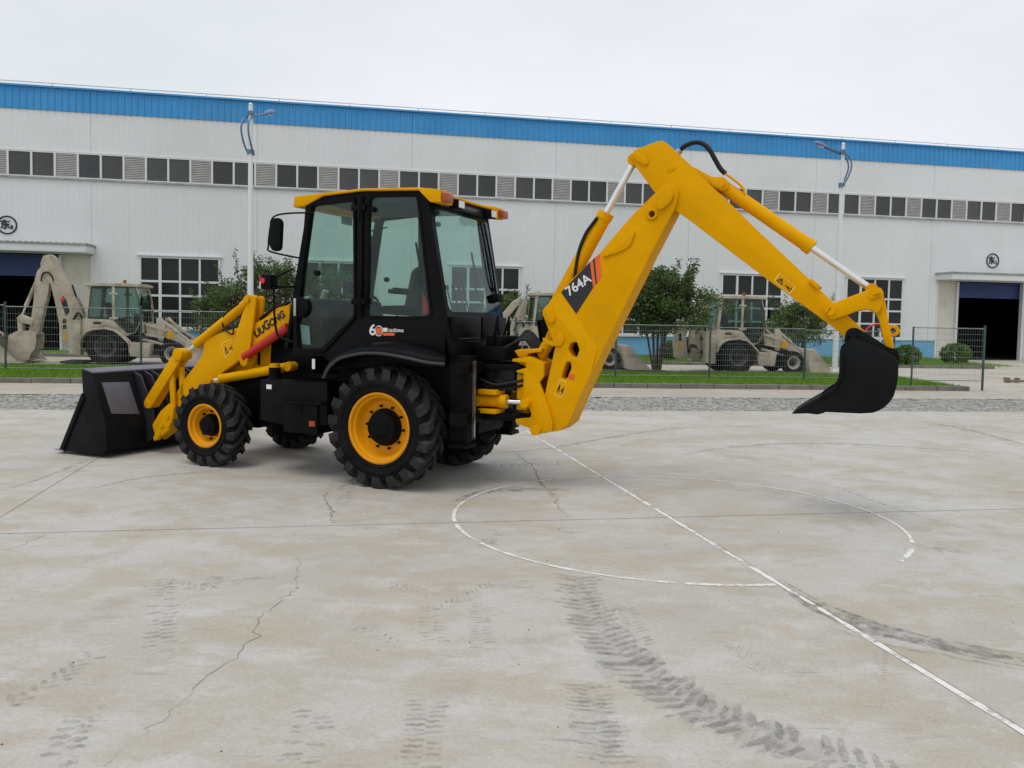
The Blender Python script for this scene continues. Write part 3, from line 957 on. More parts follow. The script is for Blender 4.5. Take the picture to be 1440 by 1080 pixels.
# doors: opening 4.4 m wide with rolled shutter, cream cheeks and a canopy
for c, txt in zip(DOORS, ('1', '2')):
    d_ = empty('doorway', (c, 0, 0), 0, shop)
    for t0_ in (-3.6, 2.2):
        mb = MB(); corr(mb, t0_, t0_ + 1.4, 0.0, 4.6, 0.35, 0.01, 0.10); mb.build('door_cheek', 'cream', d_, smooth=0)
    for s_ in (-1, 1):
        mb = MB(); mb.bb(s_ * 2.24 - 0.06, s_ * 2.24 + 0.06, -0.03, 0.22, 0.0, 4.55); mb.build('door_jamb', 'frame', d_, smooth=0)
        mb = MB(); mb.bb(s_ * 3.6 - 0.05, s_ * 3.6 + 0.05, -0.03, 0.16, 0.0, 4.55); mb.build('corner_trim', 'frame', d_, smooth=0)
    low = 3.66 if txt == '2' else 3.55
    nsl = 9
    for i in range(nsl):
        z0 = low + (4.58 - low) * i / nsl
        mb = MB()
        mb.bb(-2.2, 2.2, 0.24 + (0.02 if i % 2 else 0), 0.32, z0, z0 + (4.58 - low) / nsl - 0.012)
        mb.build('shutter_slat', 'shutter', d_, smooth=0)
    mb = MB()
    mb.bb(-3.75, 3.75, -1.3, 0.0, 4.62, 4.95)
    mb.build('canopy', 'sheet', d_, bev=0.02)
    mb = MB(); mb.bb(-3.8, 3.8, -1.36, 0.02, 4.955, 5.0)
    for i in range(31): mb.bb(-3.75 + i * 0.25 - 0.04, -3.75 + i * 0.25 + 0.04, -1.38, 0.0, 5.0, 5.05)
    mb.build('canopy_roofing', 'trim', d_, smooth=0)
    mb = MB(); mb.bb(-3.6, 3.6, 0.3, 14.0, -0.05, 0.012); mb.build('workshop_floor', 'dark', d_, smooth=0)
    # round sign over the door: ring, character and number
    sg = MB()
    pts = [(0.40 * math.cos(2 * math.pi * i / 40), -0.02, 5.86 + 0.40 * math.sin(2 * math.pi * i / 40)) for i in range(41)]
    sg.tube(pts, 0.035, 8, False)
    sgo = sg.build('sign_ring', 'sign', d_)
    mm = Matrix(((1, 0, 0), (0, 0, -1), (0, 1, 0))).to_4x4(); mm.translation = Vector((-0.27, -0.03, 5.68))
    text('sign_character', '\u4e1c', 0.40, mm, 'sign', d_, bold=0.016, ext=0.01)
    mm = mm.copy(); mm.translation = Vector((0.17, -0.03, 5.68))
    text('sign_number', txt, 0.07 if txt == '1' else 0.11, mm, 'sign', d_, bold=0.008, ext=0.01, height=0.17)

# ------------------------------------------------------------------ fence
def fence_bay(root, p, q, h, base, wires=True):
    p, q = Vector(p), Vector(q)
    d = q - p
    for z_, r_ in ((h, 0.018), (base + 0.08, 0.014)):
        mb = MB()
        mb.tube([(p.x, p.y, z_), (q.x, q.y, z_)], r_, 6)
        mb.build('fence_rail', 'rail', root)
    mb = MB()
    n_v = int(d.length / 0.075)
    for i in range(1, n_v):
        c = p + d * i / n_v
        mb.tube([(c.x, c.y, base + 0.05), (c.x, c.y, h)], 0.0028, 3, False)
    for i in range(1, 9):
        z = base + 0.08 + (h - base - 0.08) * i / 9
        mb.tube([(p.x, p.y, z), (q.x, q.y, z)], 0.0036, 3, False)
    o = mb.build('wire_mesh', 'wire', root, smooth=0)
    o['kind'] = 'stuff'
fy = lambda x: 25.85 + 0.088 * x
fence = empty('wire_fence', (0, 0, 0))
tag(fence, 'long green welded-wire fence standing on the grass strip', 'fence')
fx_ = [-22.4, -19.0, -15.55, -11.55, -7.6, -3.7, 0.1, 3.4, 6.55, 9.8, 12.9]
for i, x in enumerate(fx_):
    mb = MB()
    h = 2.12 - 0.012 * (x + 15)
    mb.cyl((x, fy(x), 0.0), (x, fy(x), h + 0.06), 0.034, 8)
    mb.lathe([(0.0, 0.0), (0.04, 0.0), (0.04, 0.03), (0.0, 0.05)], (x, fy(x), h + 0.05), 8)
    mb.build('fence_post', 'fence', fence)
    if i < len(fx_) - 1:
        x2 = fx_[i + 1]
        fence_bay(fence, (x, fy(x)), (x2, fy(x2)), 2.06 - 0.012 * (x + 15), 0.1)
gate = empty('fence_gate', (12.35, 24.62, 0.0))
tag(gate, 'single wire gate panel on a dark end post beside the open driveway', 'gate')
gx, gy = 2.28, 0.14
for (x, y, r_, h, m_) in ((0, 0, 0.03, 1.95, 'fence'), (gx, gy, 0.036, 2.02, 'fence')):
    mb = MB(); mb.cyl((x, y, 0), (x, y, h), r_, 8); mb.build('gate_post', m_, gate)
fence_bay(gate, (0, 0), (gx, gy), 1.92, 0.22)

# ------------------------------------------------------------------ street lamps
def lamp(loc, az, label, reach):
    root = empty('street_lamp', loc, az)
    tag(root, label, 'street lamp', 'street lamps along the works road')
    H_ = 8.55
    mb = MB()
    mb.tube([(0, 0, 0), (0, 0, 0.12)], 0.2, 12)
    mb.tube([(0, 0, 0.1), (0, 0, 3), (0, 0, 6.8), (0, 0, H_)], [0.11, 0.095, 0.075, 0.065], 14)
    mb.tube([(0, 0, H_), (0, 0, H_ + 0.06)], [0.08, 0.03], 12)
    mb.build('pole', 'pole', root)
    for s_ in (-1, 1):
        pts = spline([(0.05, 0.10 * s_, 6.95), (-0.16, 0.13 * s_, 7.3), (-0.28, 0.14 * s_, 7.75), (-0.14, 0.13 * s_, 8.1), (0.22, 0.10 * s_, 8.26), (reach, 0.05 * s_, 8.44)], 6)
        mb = MB(); mb.tube(pts, 0.03, 8); mb.build('curved_arm', 'armblue', root)
    for z in (7.0, 8.22):
        mb = MB(); mb.tube([(0, 0, z), (0, 0, z + 0.12)], 0.12, 10); mb.build('clamp', 'armblue', root)
    mb = MB()
    prof = [(0.0, -0.30), (0.07, -0.28), (0.12, -0.16), (0.15, 0.0), (0.15, 0.16), (0.10, 0.28), (0.0, 0.32)]
    mb.lathe(prof, (0, 0, 0), 16)
    mb.v = [(y_c * 0.75, x_c * 0.8, z_c * 0.6) for (x_c, y_c, z_c) in mb.v]
    rotm = Matrix.Rotation(R(-22), 3, 'Y')
    mb.v = [tuple(rotm @ Vector(p) + Vector((reach + 0.15, 0, 8.52))) for p in mb.v]
    mb.build('lamp_head', 'lampblue', root)
    mb = MB(); mb.box((reach + 0.16, 0, 8.45), (0.26, 0.13, 0.04), rotm); mb.build('lens', 'pole', root, bev=0.02)
    return root
lamp((-8.5, 25.9, 0.1), R(68), 'tall white lamp post rising behind the cab, blue head pointing right', 0.75)
lamp((12.15, 30.0, 0.1), R(180), 'tall white lamp post by the digging bucket, blue head pointing left', 0.70)

# ------------------------------------------------------------------ trees and shrubs
def leaf_cloud(name, centres, per, spread, size, seed, material, parent, flat=1.0):
    r_ = np.random.default_rng(seed)
    C_ = np.repeat(np.asarray(centres, float), per, axis=0)
    n = len(C_)
    off = r_.normal(0, 1, (n, 3))
    off /= np.linalg.norm(off, axis=1)[:, None] + 1e-9
    off *= (r_.random(n) ** 0.5)[:, None] * spread
    off[:, 2] *= flat
    P = C_ + off
    a = r_.normal(0, 1, (n, 3)); a[:, 2] *= 0.6
    a /= np.linalg.norm(a, axis=1)[:, None]
    b_ = np.cross(a, r_.normal(0, 1, (n, 3)))
    b_ /= np.linalg.norm(b_, axis=1)[:, None]
    s_ = (size * r_.uniform(0.6, 1.35, n))[:, None]
    V = np.empty((n, 4, 3))
    V[:, 0] = P - a * s_
    V[:, 1] = P + b_ * s_ * 0.45
    V[:, 2] = P + a * s_
    V[:, 3] = P - b_ * s_ * 0.45
    me = bpy.data.meshes.new(name)
    me.vertices.add(4 * n); me.vertices.foreach_set('co', V.ravel())
    me.loops.add(4 * n); me.loops.foreach_set('vertex_index', np.arange(4 * n, dtype=np.int32))
    me.polygons.add(n); me.polygons.foreach_set('loop_start', np.arange(0, 4 * n, 4, dtype=np.int32))
    me.update()
    return link(name, me, material, parent)

def tree(loc, label, stems, h0, h1, rx, ry, seed, nb=90, per=95, wisps=14, group='small trees by the works road', leaf=0.06, spread=0.42):
    r_ = random.Random(seed)
    root = empty('small_tree', loc)
    tag(root, label, 'tree', group)
    trunk = MB()
    cents = []
    tips = []
    for i in range(stems):
        an = 2 * math.pi * i / stems + r_.uniform(-0.4, 0.4)
        sp_ = r_.uniform(0.15, 0.42)
        b0 = Vector((math.cos(an) * 0.12, math.sin(an) * 0.12, 0))
        b1 = Vector((math.cos(an) * sp_ * rx * 0.8, math.sin(an) * sp_ * ry * 0.8, h0 * r_.uniform(0.95, 1.15)))
        b2 = Vector((math.cos(an) * sp_ * rx * 1.6, math.sin(an) * sp_ * ry * 1.6, h0 + (h1 - h0) * r_.uniform(0.45, 0.75)))
        trunk.tube(spline([b0, b1, b2], 5), [0.045 - 0.0032 * q for q in range(11)], 6)
        tips.append((b1, b2))
    for k in range(nb):
        b1, b2 = r_.choice(tips)
        an = r_.uniform(0, 2 * math.pi)
        rr = math.sqrt(r_.random())
        zf = r_.random()
        bulge = math.sin(math.pi * min(1, 0.18 + zf * 0.78)) ** 0.7
        lob = 1 + 0.28 * math.sin(an * 3 + seed) + 0.15 * math.sin(an * 5 + zf * 7)
        c = Vector((math.cos(an) * rr * rx * bulge * lob, math.sin(an) * rr * ry * bulge * lob, h0 * 0.9 + (h1 - h0 * 0.9) * zf * (1 - 0.22 * rr)))
        st = b1.lerp(b2, r_.uniform(0.1, 0.95))
        trunk.tube([st, st.lerp(c, 0.5) + Vector((0, 0, 0.08)), c], [0.018, 0.012, 0.005], 4, False)
        cents.append(tuple(c))
    wc = []
    for k in range(wisps):
        an = r_.uniform(0, 2 * math.pi)
        s_ = Vector((math.cos(an) * rx * r_.uniform(0.3, 0.95), math.sin(an) * ry * 0.8, h0 + (h1 - h0) * r_.uniform(0.55, 0.85)))
        e = s_ + Vector((math.cos(an) * r_.uniform(0.1, 0.5), math.sin(an) * 0.3, r_.uniform(0.35, 0.75)))
        trunk.tube([s_ - Vector((0, 0, 0.4)), s_, e], [0.012, 0.008, 0.003], 4, False)
        for q in range(7): wc.append(tuple(s_.lerp(e, q / 6)))
    trunk.build('trunk', 'bark', root)
    leaf_cloud('crown', cents, per, spread, leaf, seed, 'leaf', root, 0.75)
    if wc: leaf_cloud('twig_leaves', wc, 10, 0.14, leaf * 0.9, seed + 1, 'leaf', root)
    mb = MB(); mb.lathe([(0.0, 0.10), (0.3, 0.09), (0.5, 0.0)], (0, 0, 0), 14)
    mb.v = [(x_, z_, y_) for x_, y_, z_ in mb.v]
    mb.build('soil_mound', 'soil', root)
    return root
tree((5.25, 28.9, 0.1), 'multi-stemmed leafy tree on the grass strip, right of the yellow boom', 11, 1.75, 3.75, 2.05, 1.5, 4, nb=170, per=130, wisps=26)
tree((-10.4, 33.9, 0.1), 'bushy tree before the big window, left half of the greenery behind the loader arms', 6, 1.0, 4.45, 2.3, 1.6, 9, nb=160, wisps=26)
tree((-12.6, 34.6, 0.1), 'dark leafy tree close beside the sand-coloured loader, left of the bushier tree', 6, 1.0, 3.2, 1.5, 1.3, 13, nb=90, wisps=8)
tree((-7.9, 34.3, 0.1), 'wispy tree behind the hand rail and side lamp of the yellow cab', 6, 1.0, 3.9, 1.6, 1.3, 17, nb=90, wisps=26)
tree((13.4, 37.6, 0.1), 'dark small tree behind the second sand-coloured loader, left of the lamp post', 8, 1.2, 2.85, 1.75, 1.3, 21, nb=90, wisps=18)
tree((0.0, 36.6, 0.1), 'low dark tree glimpsed between the cab and the boom', 5, 0.8, 3.2, 1.5, 1.2, 25, nb=80, wisps=4)

def shrub(loc, rx, rz, label, seed):
    root = empty('round_shrub', loc)
    tag(root, label, 'shrub', 'clipped round shrubs on the workshop lawn')
    r_ = random.Random(seed)
    mb = MB()
    for k in range(7):
        an = r_.uniform(0, 6.28)
        mb.tube([(0, 0, 0), (math.cos(an) * rx * 0.5, math.sin(an) * rx * 0.5, rz * 0.9)], [0.03, 0.012], 5)
    mb.build('stem', 'bark', root)
    cents = []
    for k in range(260):
        z = r_.uniform(-0.75, 1)
        an = r_.uniform(0, 6.28)
        q = math.sqrt(1 - z * z) * r_.uniform(0.86, 1.0)
        cents.append((math.cos(an) * q * rx, math.sin(an) * q * rx, rz + z * rz * r_.uniform(0.9, 1.02)))
    leaf_cloud('foliage', cents, 26, 0.10, 0.04, seed, 'hedge', root)
    return root
shrub((18.6, 37.6, 0.1), 0.58, 0.46, 'round clipped shrub just right of the digging bucket', 31)
shrub((22.0, 39.6, 0.1), 0.68, 0.50, 'wide clipped shrub beside the dark open workshop door', 32)
shrub((7.6, 38.4, 0.1), 0.48, 0.45, 'small clipped shrub left of the second sand-coloured loader', 33)

# red hoop and white post in front of the right-hand big window
hoop = empty('red_hoop', (20.15, 44.2, 0.1), ba)
tag(hoop, 'thin red half hoop standing before the window behind the bucket link', 'hoop')
mb = MB(); mb.tube([(-0.85 * math.cos(math.pi * i / 20), 0, 1.05 + 0.85 * math.sin(math.pi * i / 20)) for i in range(21)], 0.05, 8); mb.build('arch', 'redlens', hoop)
for s_ in (-0.85, 0.85):
    mb = MB(); mb.cyl((s_, 0, 0), (s_, 0, 1.05), 0.05, 8); mb.build('leg', 'redlens', hoop)
post = empty('white_post', (20.2, 43.9, 0.1), ba)
tag(post, 'white post with a flared top standing inside the red hoop', 'post')
mb = MB(); mb.tube([(0, 0, 0), (0, 0, 1.55)], [0.09, 0.06], 10); mb.build('shaft', 'pole', post)
mb = MB(); mb.tube([(0, 0, 1.55), (0, 0, 1.68)], [0.07, 0.17], 12); mb.build('cap', 'pole', post)
# broken bricks on the driveway
pile = empty('brick_rubble', (17.75, 28.6, 0.0))
tag(pile, 'small heap of broken bricks on the driveway at the right edge', 'rubble')
for k in range(9):
    mb = MB()
    mb.box((rnd.uniform(-0.1, 0.9), rnd.uniform(-0.2, 0.3), 0.06 + (0.07 if k > 6 else 0)), (rnd.uniform(0.15, 0.26), 0.12, rnd.uniform(0.06, 0.12)), Matrix.Rotation(rnd.uniform(0, 3), 3, 'Z'))
    mb.build('brick', 'rubble', pile, bev=0.012)

# ------------------------------------------------------------------ wheels
def tyre_meshes(Rr, W, rim_r, nlug, lug_h, lug_w, sweep, rub='rubber', lugm='lug'):
    """returns mesh data of carcass and lugs for a wheel turning about y"""
    rc = Rr - lug_h
    h = W / 2
    k_ = rc - rim_r
    prof = [(rim_r, -h * 0.80), (rim_r + 0.03, -h * 0.91), (rim_r + 0.034, -h * 0.945), (rim_r + 0.05, -h * 0.95), (rim_r + 0.054, -h * 0.93), (rim_r + k_ * 0.40, -h * 0.985), (rim_r + k_ * 0.42, -h * 1.01), (rim_r + k_ * 0.48, -h * 1.012), (rim_r + k_ * 0.5, -h * 0.99), (rim_r + (rc - rim_r) * 0.75, -h * 0.98), (rc - 0.045, -h * 0.90), (rc - 0.012, -h * 0.78), (rc, -h * 0.5), (rc + 0.004, 0)]
    prof = prof + [(r_, -y) for r_, y in reversed(prof[:-1])]
    mb = MB()
    mb.lathe(prof, seg=56)
    tread_ = MB()
    for i in range(nlug):
        for s_ in (-1, 1):
            th = 2 * math.pi * (i + (0.5 if s_ > 0 else 0)) / nlug
            secs = [(-0.02 * s_, Rr - 0.002, rc - 0.02, 0.0, 0.75), (h * 0.35 * s_, Rr, rc - 0.02, sweep * 0.45, 0.95), (h * 0.72 * s_, Rr - 0.004, rc - 0.03, sweep * 0.85, 1.1),
                    (h * 0.98 * s_, Rr - 0.024, rc - 0.06, sweep * 1.0, 1.25), (h * 1.02 * s_, Rr - 0.06, rc - 0.10, sweep * 1.04, 1.2)]
            P = []
            for (y, rt, rb, da, wk) in secs:
                a = th + da
                w = lug_w * wk / Rr / 2
                for (rr, ww) in ((rt, w), (rt, -w), (rb, -w * 1.35), (rb, w * 1.35)):
                    P.append((rr * math.cos(a + ww), y if rr == rt else y * 0.97, rr * math.sin(a + ww)))
            n = len(secs)
            F = [(4 * j + q, 4 * j + (q + 1) % 4, 4 * j + 4 + (q + 1) % 4, 4 * j + 4 + q) for j in range(n - 1) for q in range(4)]
            F += [(0, 1, 2, 3), tuple(4 * (n - 1) + q for q in range(4))]
            tread_.add(P, F)
    return mb, tread_

def make_wheel(name, parent, c, side, Rr, W, rim_r, hub_r, hub_len, nlug, lug_h, lug_w, sweep, rimmat='rim', hubmat='satin', rub='rubber', lugm='lug', nuts=10, dish=0.10, turn=0.0):
    w = empty(name, c, 0 if side > 0 else math.pi, parent)
    w.rotation_euler = (0, turn, 0 if side > 0 else math.pi)
    a, b_ = tyre_meshes(Rr, W, rim_r, nlug, lug_h, lug_w, sweep if side > 0 else -sweep)
    t_ = a.build('tyre', rub, w, smooth=50)
    tr = b_.build('tread_lugs', lugm, w, smooth=30)
    tr['kind'] = 'stuff'
    h = W / 2
    mb = MB()
    y0 = h * 0.84
    mb.lathe([(rim_r + 0.012, y0 - 0.02), (rim_r + 0.012, y0 + 0.004), (rim_r - 0.006, y0 + 0.010), (rim_r - 0.02, y0), (rim_r - 0.028, y0 - 0.035), (rim_r - 0.055, y0 - 0.05), (rim_r - 0.065, y0 - dish - 0.03), (rim_r - 0.095, y0 - dish - 0.06), (hub_r * 0.7, y0 - dish - 0.065), (hub_r * 0.7, -h * 0.8), (rim_r, -h * 0.82)], seg=48)
    mb.build('rim', rimmat, w, smooth=40)
    yd = y0 - dish - 0.065
    mb = MB(); mb.lathe([(0.0, -h * 0.86), (rim_r - 0.01, -h * 0.86), (rim_r + 0.016, -h * 0.89), (rim_r * 0.8, -h * 0.93), (0.0, -h * 0.95)], seg=32); mb.build('rim_blackout_disc', hubmat, w, smooth=35)  # black disc added so that the inner side of the rim looks dark
    mb = MB()
    mb.lathe([(hub_r * 1.02, yd - 0.02), (hub_r * 1.02, yd + 0.03), (hub_r * 0.94, yd + 0.045), (hub_r * 0.92, yd + hub_len * 0.7), (hub_r * 0.84, yd + hub_len), (hub_r * 0.5, yd + hub_len + 0.008), (hub_r * 0.46, yd + hub_len + 0.02), (0.0, yd + hub_len + 0.022)], seg=36)
    mb.build('hub', hubmat, w, smooth=35)
    for i in range(nuts):
        an = 2 * math.pi * (i + 0.3) / nuts
        r_ = hub_r * 1.02 + 0.032
        mb = MB(); mb.cyl((r_ * math.cos(an), yd - 0.01, r_ * math.sin(an)), (r_ * math.cos(an), yd + 0.035, r_ * math.sin(an)), 0.016, 6); mb.build('wheel_nut', hubmat, w, smooth=0)
    return w

def cylinder(name, parent, p, q, frac, r, rr, bodymat='yellow', rodmat='chrome', cap=True):
    """hydraulic cylinder: barrel from p, rod out to q"""
    p, q = Vector(p), Vector(q)
    e = p.lerp(q, frac)
    d = (q - p).normalized()
    mb = MB()
    mb.cyl(p, e, r, 20)
    mb.cyl(e - d * 0.07, e + d * 0.012, r * 1.1, 20)
    mb.cyl(p - d * 0.01, p + d * 0.05, r * 1.06, 20)
    mb.cyl(p + Vector((0, -r * 1.15, 0)), p + Vector((0, r * 1.15, 0)), r * 0.95, 16)
    o = mb.build(name, bodymat, parent, smooth=40)
    mb = MB(); mb.cyl(e, q, rr, 16); mb.build('piston_rod', rodmat, o, smooth=40)
    mb = MB(); mb.cyl(q - Vector((0, r * 1.05, 0)), q + Vector((0, r * 1.05, 0)), rr * 1.7, 16); mb.build('rod_eye', bodymat, o, smooth=40)
    return o

def hose(parent, pts, r, material='hose', name='hose', n=8):
    mb = MB(); mb.tube(spline(pts, n), r, 8)
    return mb.build(name, material, parent, smooth=60)

# ------------------------------------------------------------------ the yellow backhoe loader
# local axes: x towards the loader bucket, y towards its left flank, z up; origin on the ground under the rear axle
mach = empty('backhoe_loader', (-1.1035, 10.0734, 0.0), R(180 - 24))
tag(mach, 'large yellow and black backhoe loader parked on the concrete yard', 'backhoe loader')

for s_ in (1, -1):
    make_wheel('rear_wheel', mach, (0, 0.85 * s_, 0.70), s_, 0.715, 0.42, 0.405, 0.215, 0.11, 19, 0.052, 0.085, 0.36, dish=0.09, turn=0.1)
    make_wheel('front_wheel', mach, (2.70, 0.83 * s_, 0.53), s_, 0.545, 0.34, 0.275, 0.145, 0.10, 17, 0.044, 0.07, 0.42, nuts=8, dish=0.07, turn=0.2)

# chassis
mb = MB()
mb.prism([(-0.95, 0.62), (2.0, 0.62), (3.05, 0.70), (3.05, 1.12), (2.0, 1.22), (-0.95, 1.30)], -0.36, 0.36)
mb.prism([(1.45, 1.12), (2.2, 1.12), (2.15, 1.75), (1.45, 1.85)], -0.34, 0.34)
mb.build('chassis', 'satin', mach, bev=0.02)
mb = MB(); mb.cyl((0, -0.72, 0.70), (0, 0.72, 0.70), 0.13, 14); mb.bb(-0.2, 0.2, -0.3, 0.3, 0.5, 0.95); mb.build('rear_axle', 'satin', mach, bev=0.02)
mb = MB(); mb.bar((2.70, -0.7, 0.53), (2.70, 0.7, 0.53), 0.16, 0.16); mb.bb(2.5, 2.9, -0.2, 0.2, 0.42, 0.85); mb.build('front_axle', 'satin', mach, bev=0.02)
mb = MB(); mb.prism([(2.95, 0.55), (3.18, 0.62), (3.18, 1.28), (2.95, 1.35)], -0.42, 0.42); mb.build('front_grille_guard', 'satin', mach, bev=0.02)
for s_ in (1, -1):
    mb = MB()
    ya, yb = (0.40 * s_, 0.95 * s_)
    mb.prism([(1.803, 1.171), (0.784, 1.185), (0.78, 0.672), (1.422, 0.627), (1.801, 0.671)], min(ya, yb), max(ya, yb))
    tank = mb.build('side_tank', 'black', mach, bev=0.015)
    mb = MB()
    ya, yb = (0.42 * s_, 0.985 * s_)
    mb.prism([(1.406, 0.902), (0.902, 0.915), (0.9, 0.554), (1.404, 0.551)], min(ya, yb), max(ya, yb))
    bx_ = mb.build('battery_box', 'black', mach, bev=0.01)
    mb = MB()
    ya, yb = (0.80 * s_, 1.07 * s_)
    mb.prism([(1.428, 0.936), (0.777, 0.948), (0.777, 0.927), (1.428, 0.91)], min(ya, yb), max(ya, yb))
    mb.build('step', 'black', mach, bev=0.006)
    p = (0.969, 0.99, 0.681)
    mb = MB(); mb.box((p[0], 0.992 * s_, p[2]), (0.085, 0.016, 0.065)); mb.build('reflector', 'amber', bx_, bev=0.004)
    p = (1.659, 0.96, 1.09)
    mb = MB(); mb.box((p[0], 0.955 * s_, p[2]), (0.08, 0.008, 0.055)); mb.build('maker_plate', 'white', tank)
    mb = MB(); mb.box((1.18, 0.988 * s_, 0.86), (0.10, 0.012, 0.10)); mb.build('latch_recess', 'satin', bx_)

# ---------------------------------------------------------------- cab
CY = 0.78
side_out = [(1.206, 3.43), (1.439, 2.258), (1.434, 1.489), (0.968, 1.488), (0.808, 1.364), (-0.716, 1.427), (-0.725, 2.009), (-0.474, 3.363), (-0.361, 3.429), (0.427, 3.466)]
door_hole = rp([(1.141, 3.315), (0.557, 3.351), (0.534, 1.99), (1.001, 1.582), (1.347, 1.571), (1.365, 1.845), (1.297, 2.364)], 0.05)
win_hole = rp([(0.316, 3.39), (-0.324, 3.37), (-0.522, 1.998), (0.341, 1.993)], 0.06)
cab = empty('cab', (0, 0, 0), 0, mach)
for s_ in (1, -1):
    ya, yb = sorted((s_ * (CY - 0.05), s_ * CY))
    mb = MB()
    mb.prism(side_out, ya, yb, holes=[door_hole, win_hole])
    mb.build('cab_side', 'black', cab, bev=0.008)
    mb = MB(); mb.prism(win_hole, s_ * (CY - 0.028), s_ * (CY - 0.022)); mb.build('window_pane', 'glass', cab, smooth=0)
    # rubber seal
    mb = MB()
    seal = rp([(0.346, 3.425), (-0.352, 3.401), (-0.56, 1.966), (0.371, 1.958)], 0.08)
    ya, yb = sorted((s_ * CY, s_ * (CY + 0.008)))
    mb.prism(seal, ya, yb, holes=[win_hole]); mb.build('window_seal', 'satin', cab)
    # door
    dr = empty('cab_door', (0, 0, 0), 0, mach)
    ya, yb = sorted((s_ * (CY + 0.001), s_ * (CY + 0.022)))
    mb = MB()
    mb.prism(rp([(1.23, 3.369), (0.51, 3.398), (0.486, 1.973), (0.961, 1.523), (1.382, 1.517), (1.406, 1.879), (1.327, 2.381)], 0.05), ya, yb, holes=[rp([(1.149, 3.323), (0.54, 3.357), (0.516, 1.981), (0.988, 1.574), (1.344, 1.563), (1.368, 1.845), (1.3, 2.363)], 0.05)])
    mb.build('door_frame', 'satin', dr, bev=0.006)
    mb = MB(); mb.prism(door_hole, s_ * (CY - 0.028), s_ * (CY - 0.022)); mb.build('door_glass', 'glass', dr, smooth=0)
    pp_ = [(1.359, 1.871), (1.222, 1.848), (1.199, 1.62), (1.33, 1.624)]
    mb = MB(); mb.prism(pp_, s_ * 0.735, s_ * 0.738); mb.build('paper_notice', 'paper', dr, smooth=0)
    p = (1.369, 0.81, 2.082)
    mb = MB(); mb.lathe([(0.0, 0.0), (0.13, 0.0), (0.125, 0.02 * s_), (0.10, 0.032 * s_), (0, 0.034 * s_)], (p[0] - 0.05, s_ * CY, p[2]), 24)
    mb.build('lock_cover', 'satin', dr)
    mb = MB(); mb.bb(p[0] - 0.02, p[0] + 0.02, s_ * (CY + 0.03), s_ * (CY + 0.055), p[2] - 0.11, p[2] + 0.11); mb.build('door_handle', 'steel', dr, bev=0.008)
    for (px_, pz_) in [(0.414, 3.266), (0.403, 2.16)]:
        mb = MB(); mb.bb(px_ - 0.06, px_ + 0.14, s_ * (CY + 0.002), s_ * (CY + 0.04), pz_ - 0.035, pz_ + 0.035); mb.cyl((px_ + 0.02, s_ * (CY + 0.035), pz_ - 0.13), (px_ + 0.02, s_ * (CY + 0.035), pz_ + 0.13), 0.018, 8)
        mb.build('hinge', 'satin', dr, bev=0.004)
    for (px_, pz_) in [(1.077, 2.501), (0.271, 3.245)]:
        mb = MB(); mb.cyl((px_, s_ * (CY - 0.03), pz_), (px_, s_ * (CY + 0.02), pz_), 0.035, 14); mb.build('glass_knob', 'satin', dr)
    ya, yb = sorted((s_ * CY, s_ * (CY + 0.035)))
    pl = [(0.47, 3.404), (0.399, 3.401), (0.394, 1.975), (0.465, 1.974)]
    mb = MB(); mb.prism(pl, ya, yb); mb.build('centre_post', 'satin', cab, bev=0.008)
    # grab rail in front of the door
    hose(cab, [(q[0], s_ * (CY + 0.10), q[1]) for q in [(1.358, 2.55), (1.577, 2.464), (1.643, 2.394), (1.653, 2.139), (1.619, 1.813), (1.552, 1.709), (1.353, 1.653)]], 0.014, 'satin', 'grab_rail', 6)
    # quarter-window latch
    hose(cab, [(q[0], s_ * (CY - 0.07), q[1]) for q in [(-0.28, 2.851), (-0.311, 2.695), (-0.37, 2.489), (-0.334, 2.407), (-0.451, 2.186)]], 0.014, 'satin', 'window_stay', 4)
# back and front faces of the cab
xr = lambda z: -0.47 + (3.36 - z) * (-0.26 / 1.35)
xf = lambda z: 1.21 + (3.44 - z) * (0.23 / 1.18)
def slanted(xfun, d):
    return lambda a, y, z: (xfun(z) + y * d, a, z)
mb = MB(); mb.prism([(-0.775, 1.56), (0.775, 1.56), (0.775, 3.40), (-0.775, 3.40)], 0, 1, slanted(xr, 0.05), holes=[rp([(-0.69, 2.07), (0.69, 2.07), (0.69, 3.24), (-0.69, 3.24)], 0.09)])
mb.build('rear_frame', 'black', cab, bev=0.008)
mb = MB(); mb.prism(rp([(-0.705, 2.055), (0.705, 2.055), (0.705, 3.26), (-0.705, 3.26)], 0.09), -0.012, -0.004, slanted(xr, 1)); mb.build('rear_window', 'glass', cab, smooth=0)
mb = MB(); mb.prism([(-0.775, 1.56), (0.775, 1.56), (0.775, 3.42), (-0.775, 3.42)], 0, 1, slanted(xf, -0.05), holes=[rp([(-0.70, 2.05), (0.70, 2.05), (0.70, 3.34), (-0.70, 3.34)], 0.09)])
mb.build('front_frame', 'black', cab, bev=0.008)
mb = MB(); mb.prism(rp([(-0.71, 2.04), (0.71, 2.04), (0.71, 3.35), (-0.71, 3.35)], 0.09), -0.03, -0.022, slanted(xf, 1)); mb.build('windscreen', 'glass', cab, smooth=0)
mb = MB(); mb.bb(-0.68, 1.38, -0.72, 0.72, 1.50, 1.56); mb.build('cab_floor', 'interior', cab)
mb = MB(); mb.prism([(-0.44, 3.33), (1.16, 3.36), (1.16, 3.40), (0.4, 3.43), (-0.36, 3.42)], -0.72, 0.72); mb.build('head_lining', 'lining', cab)
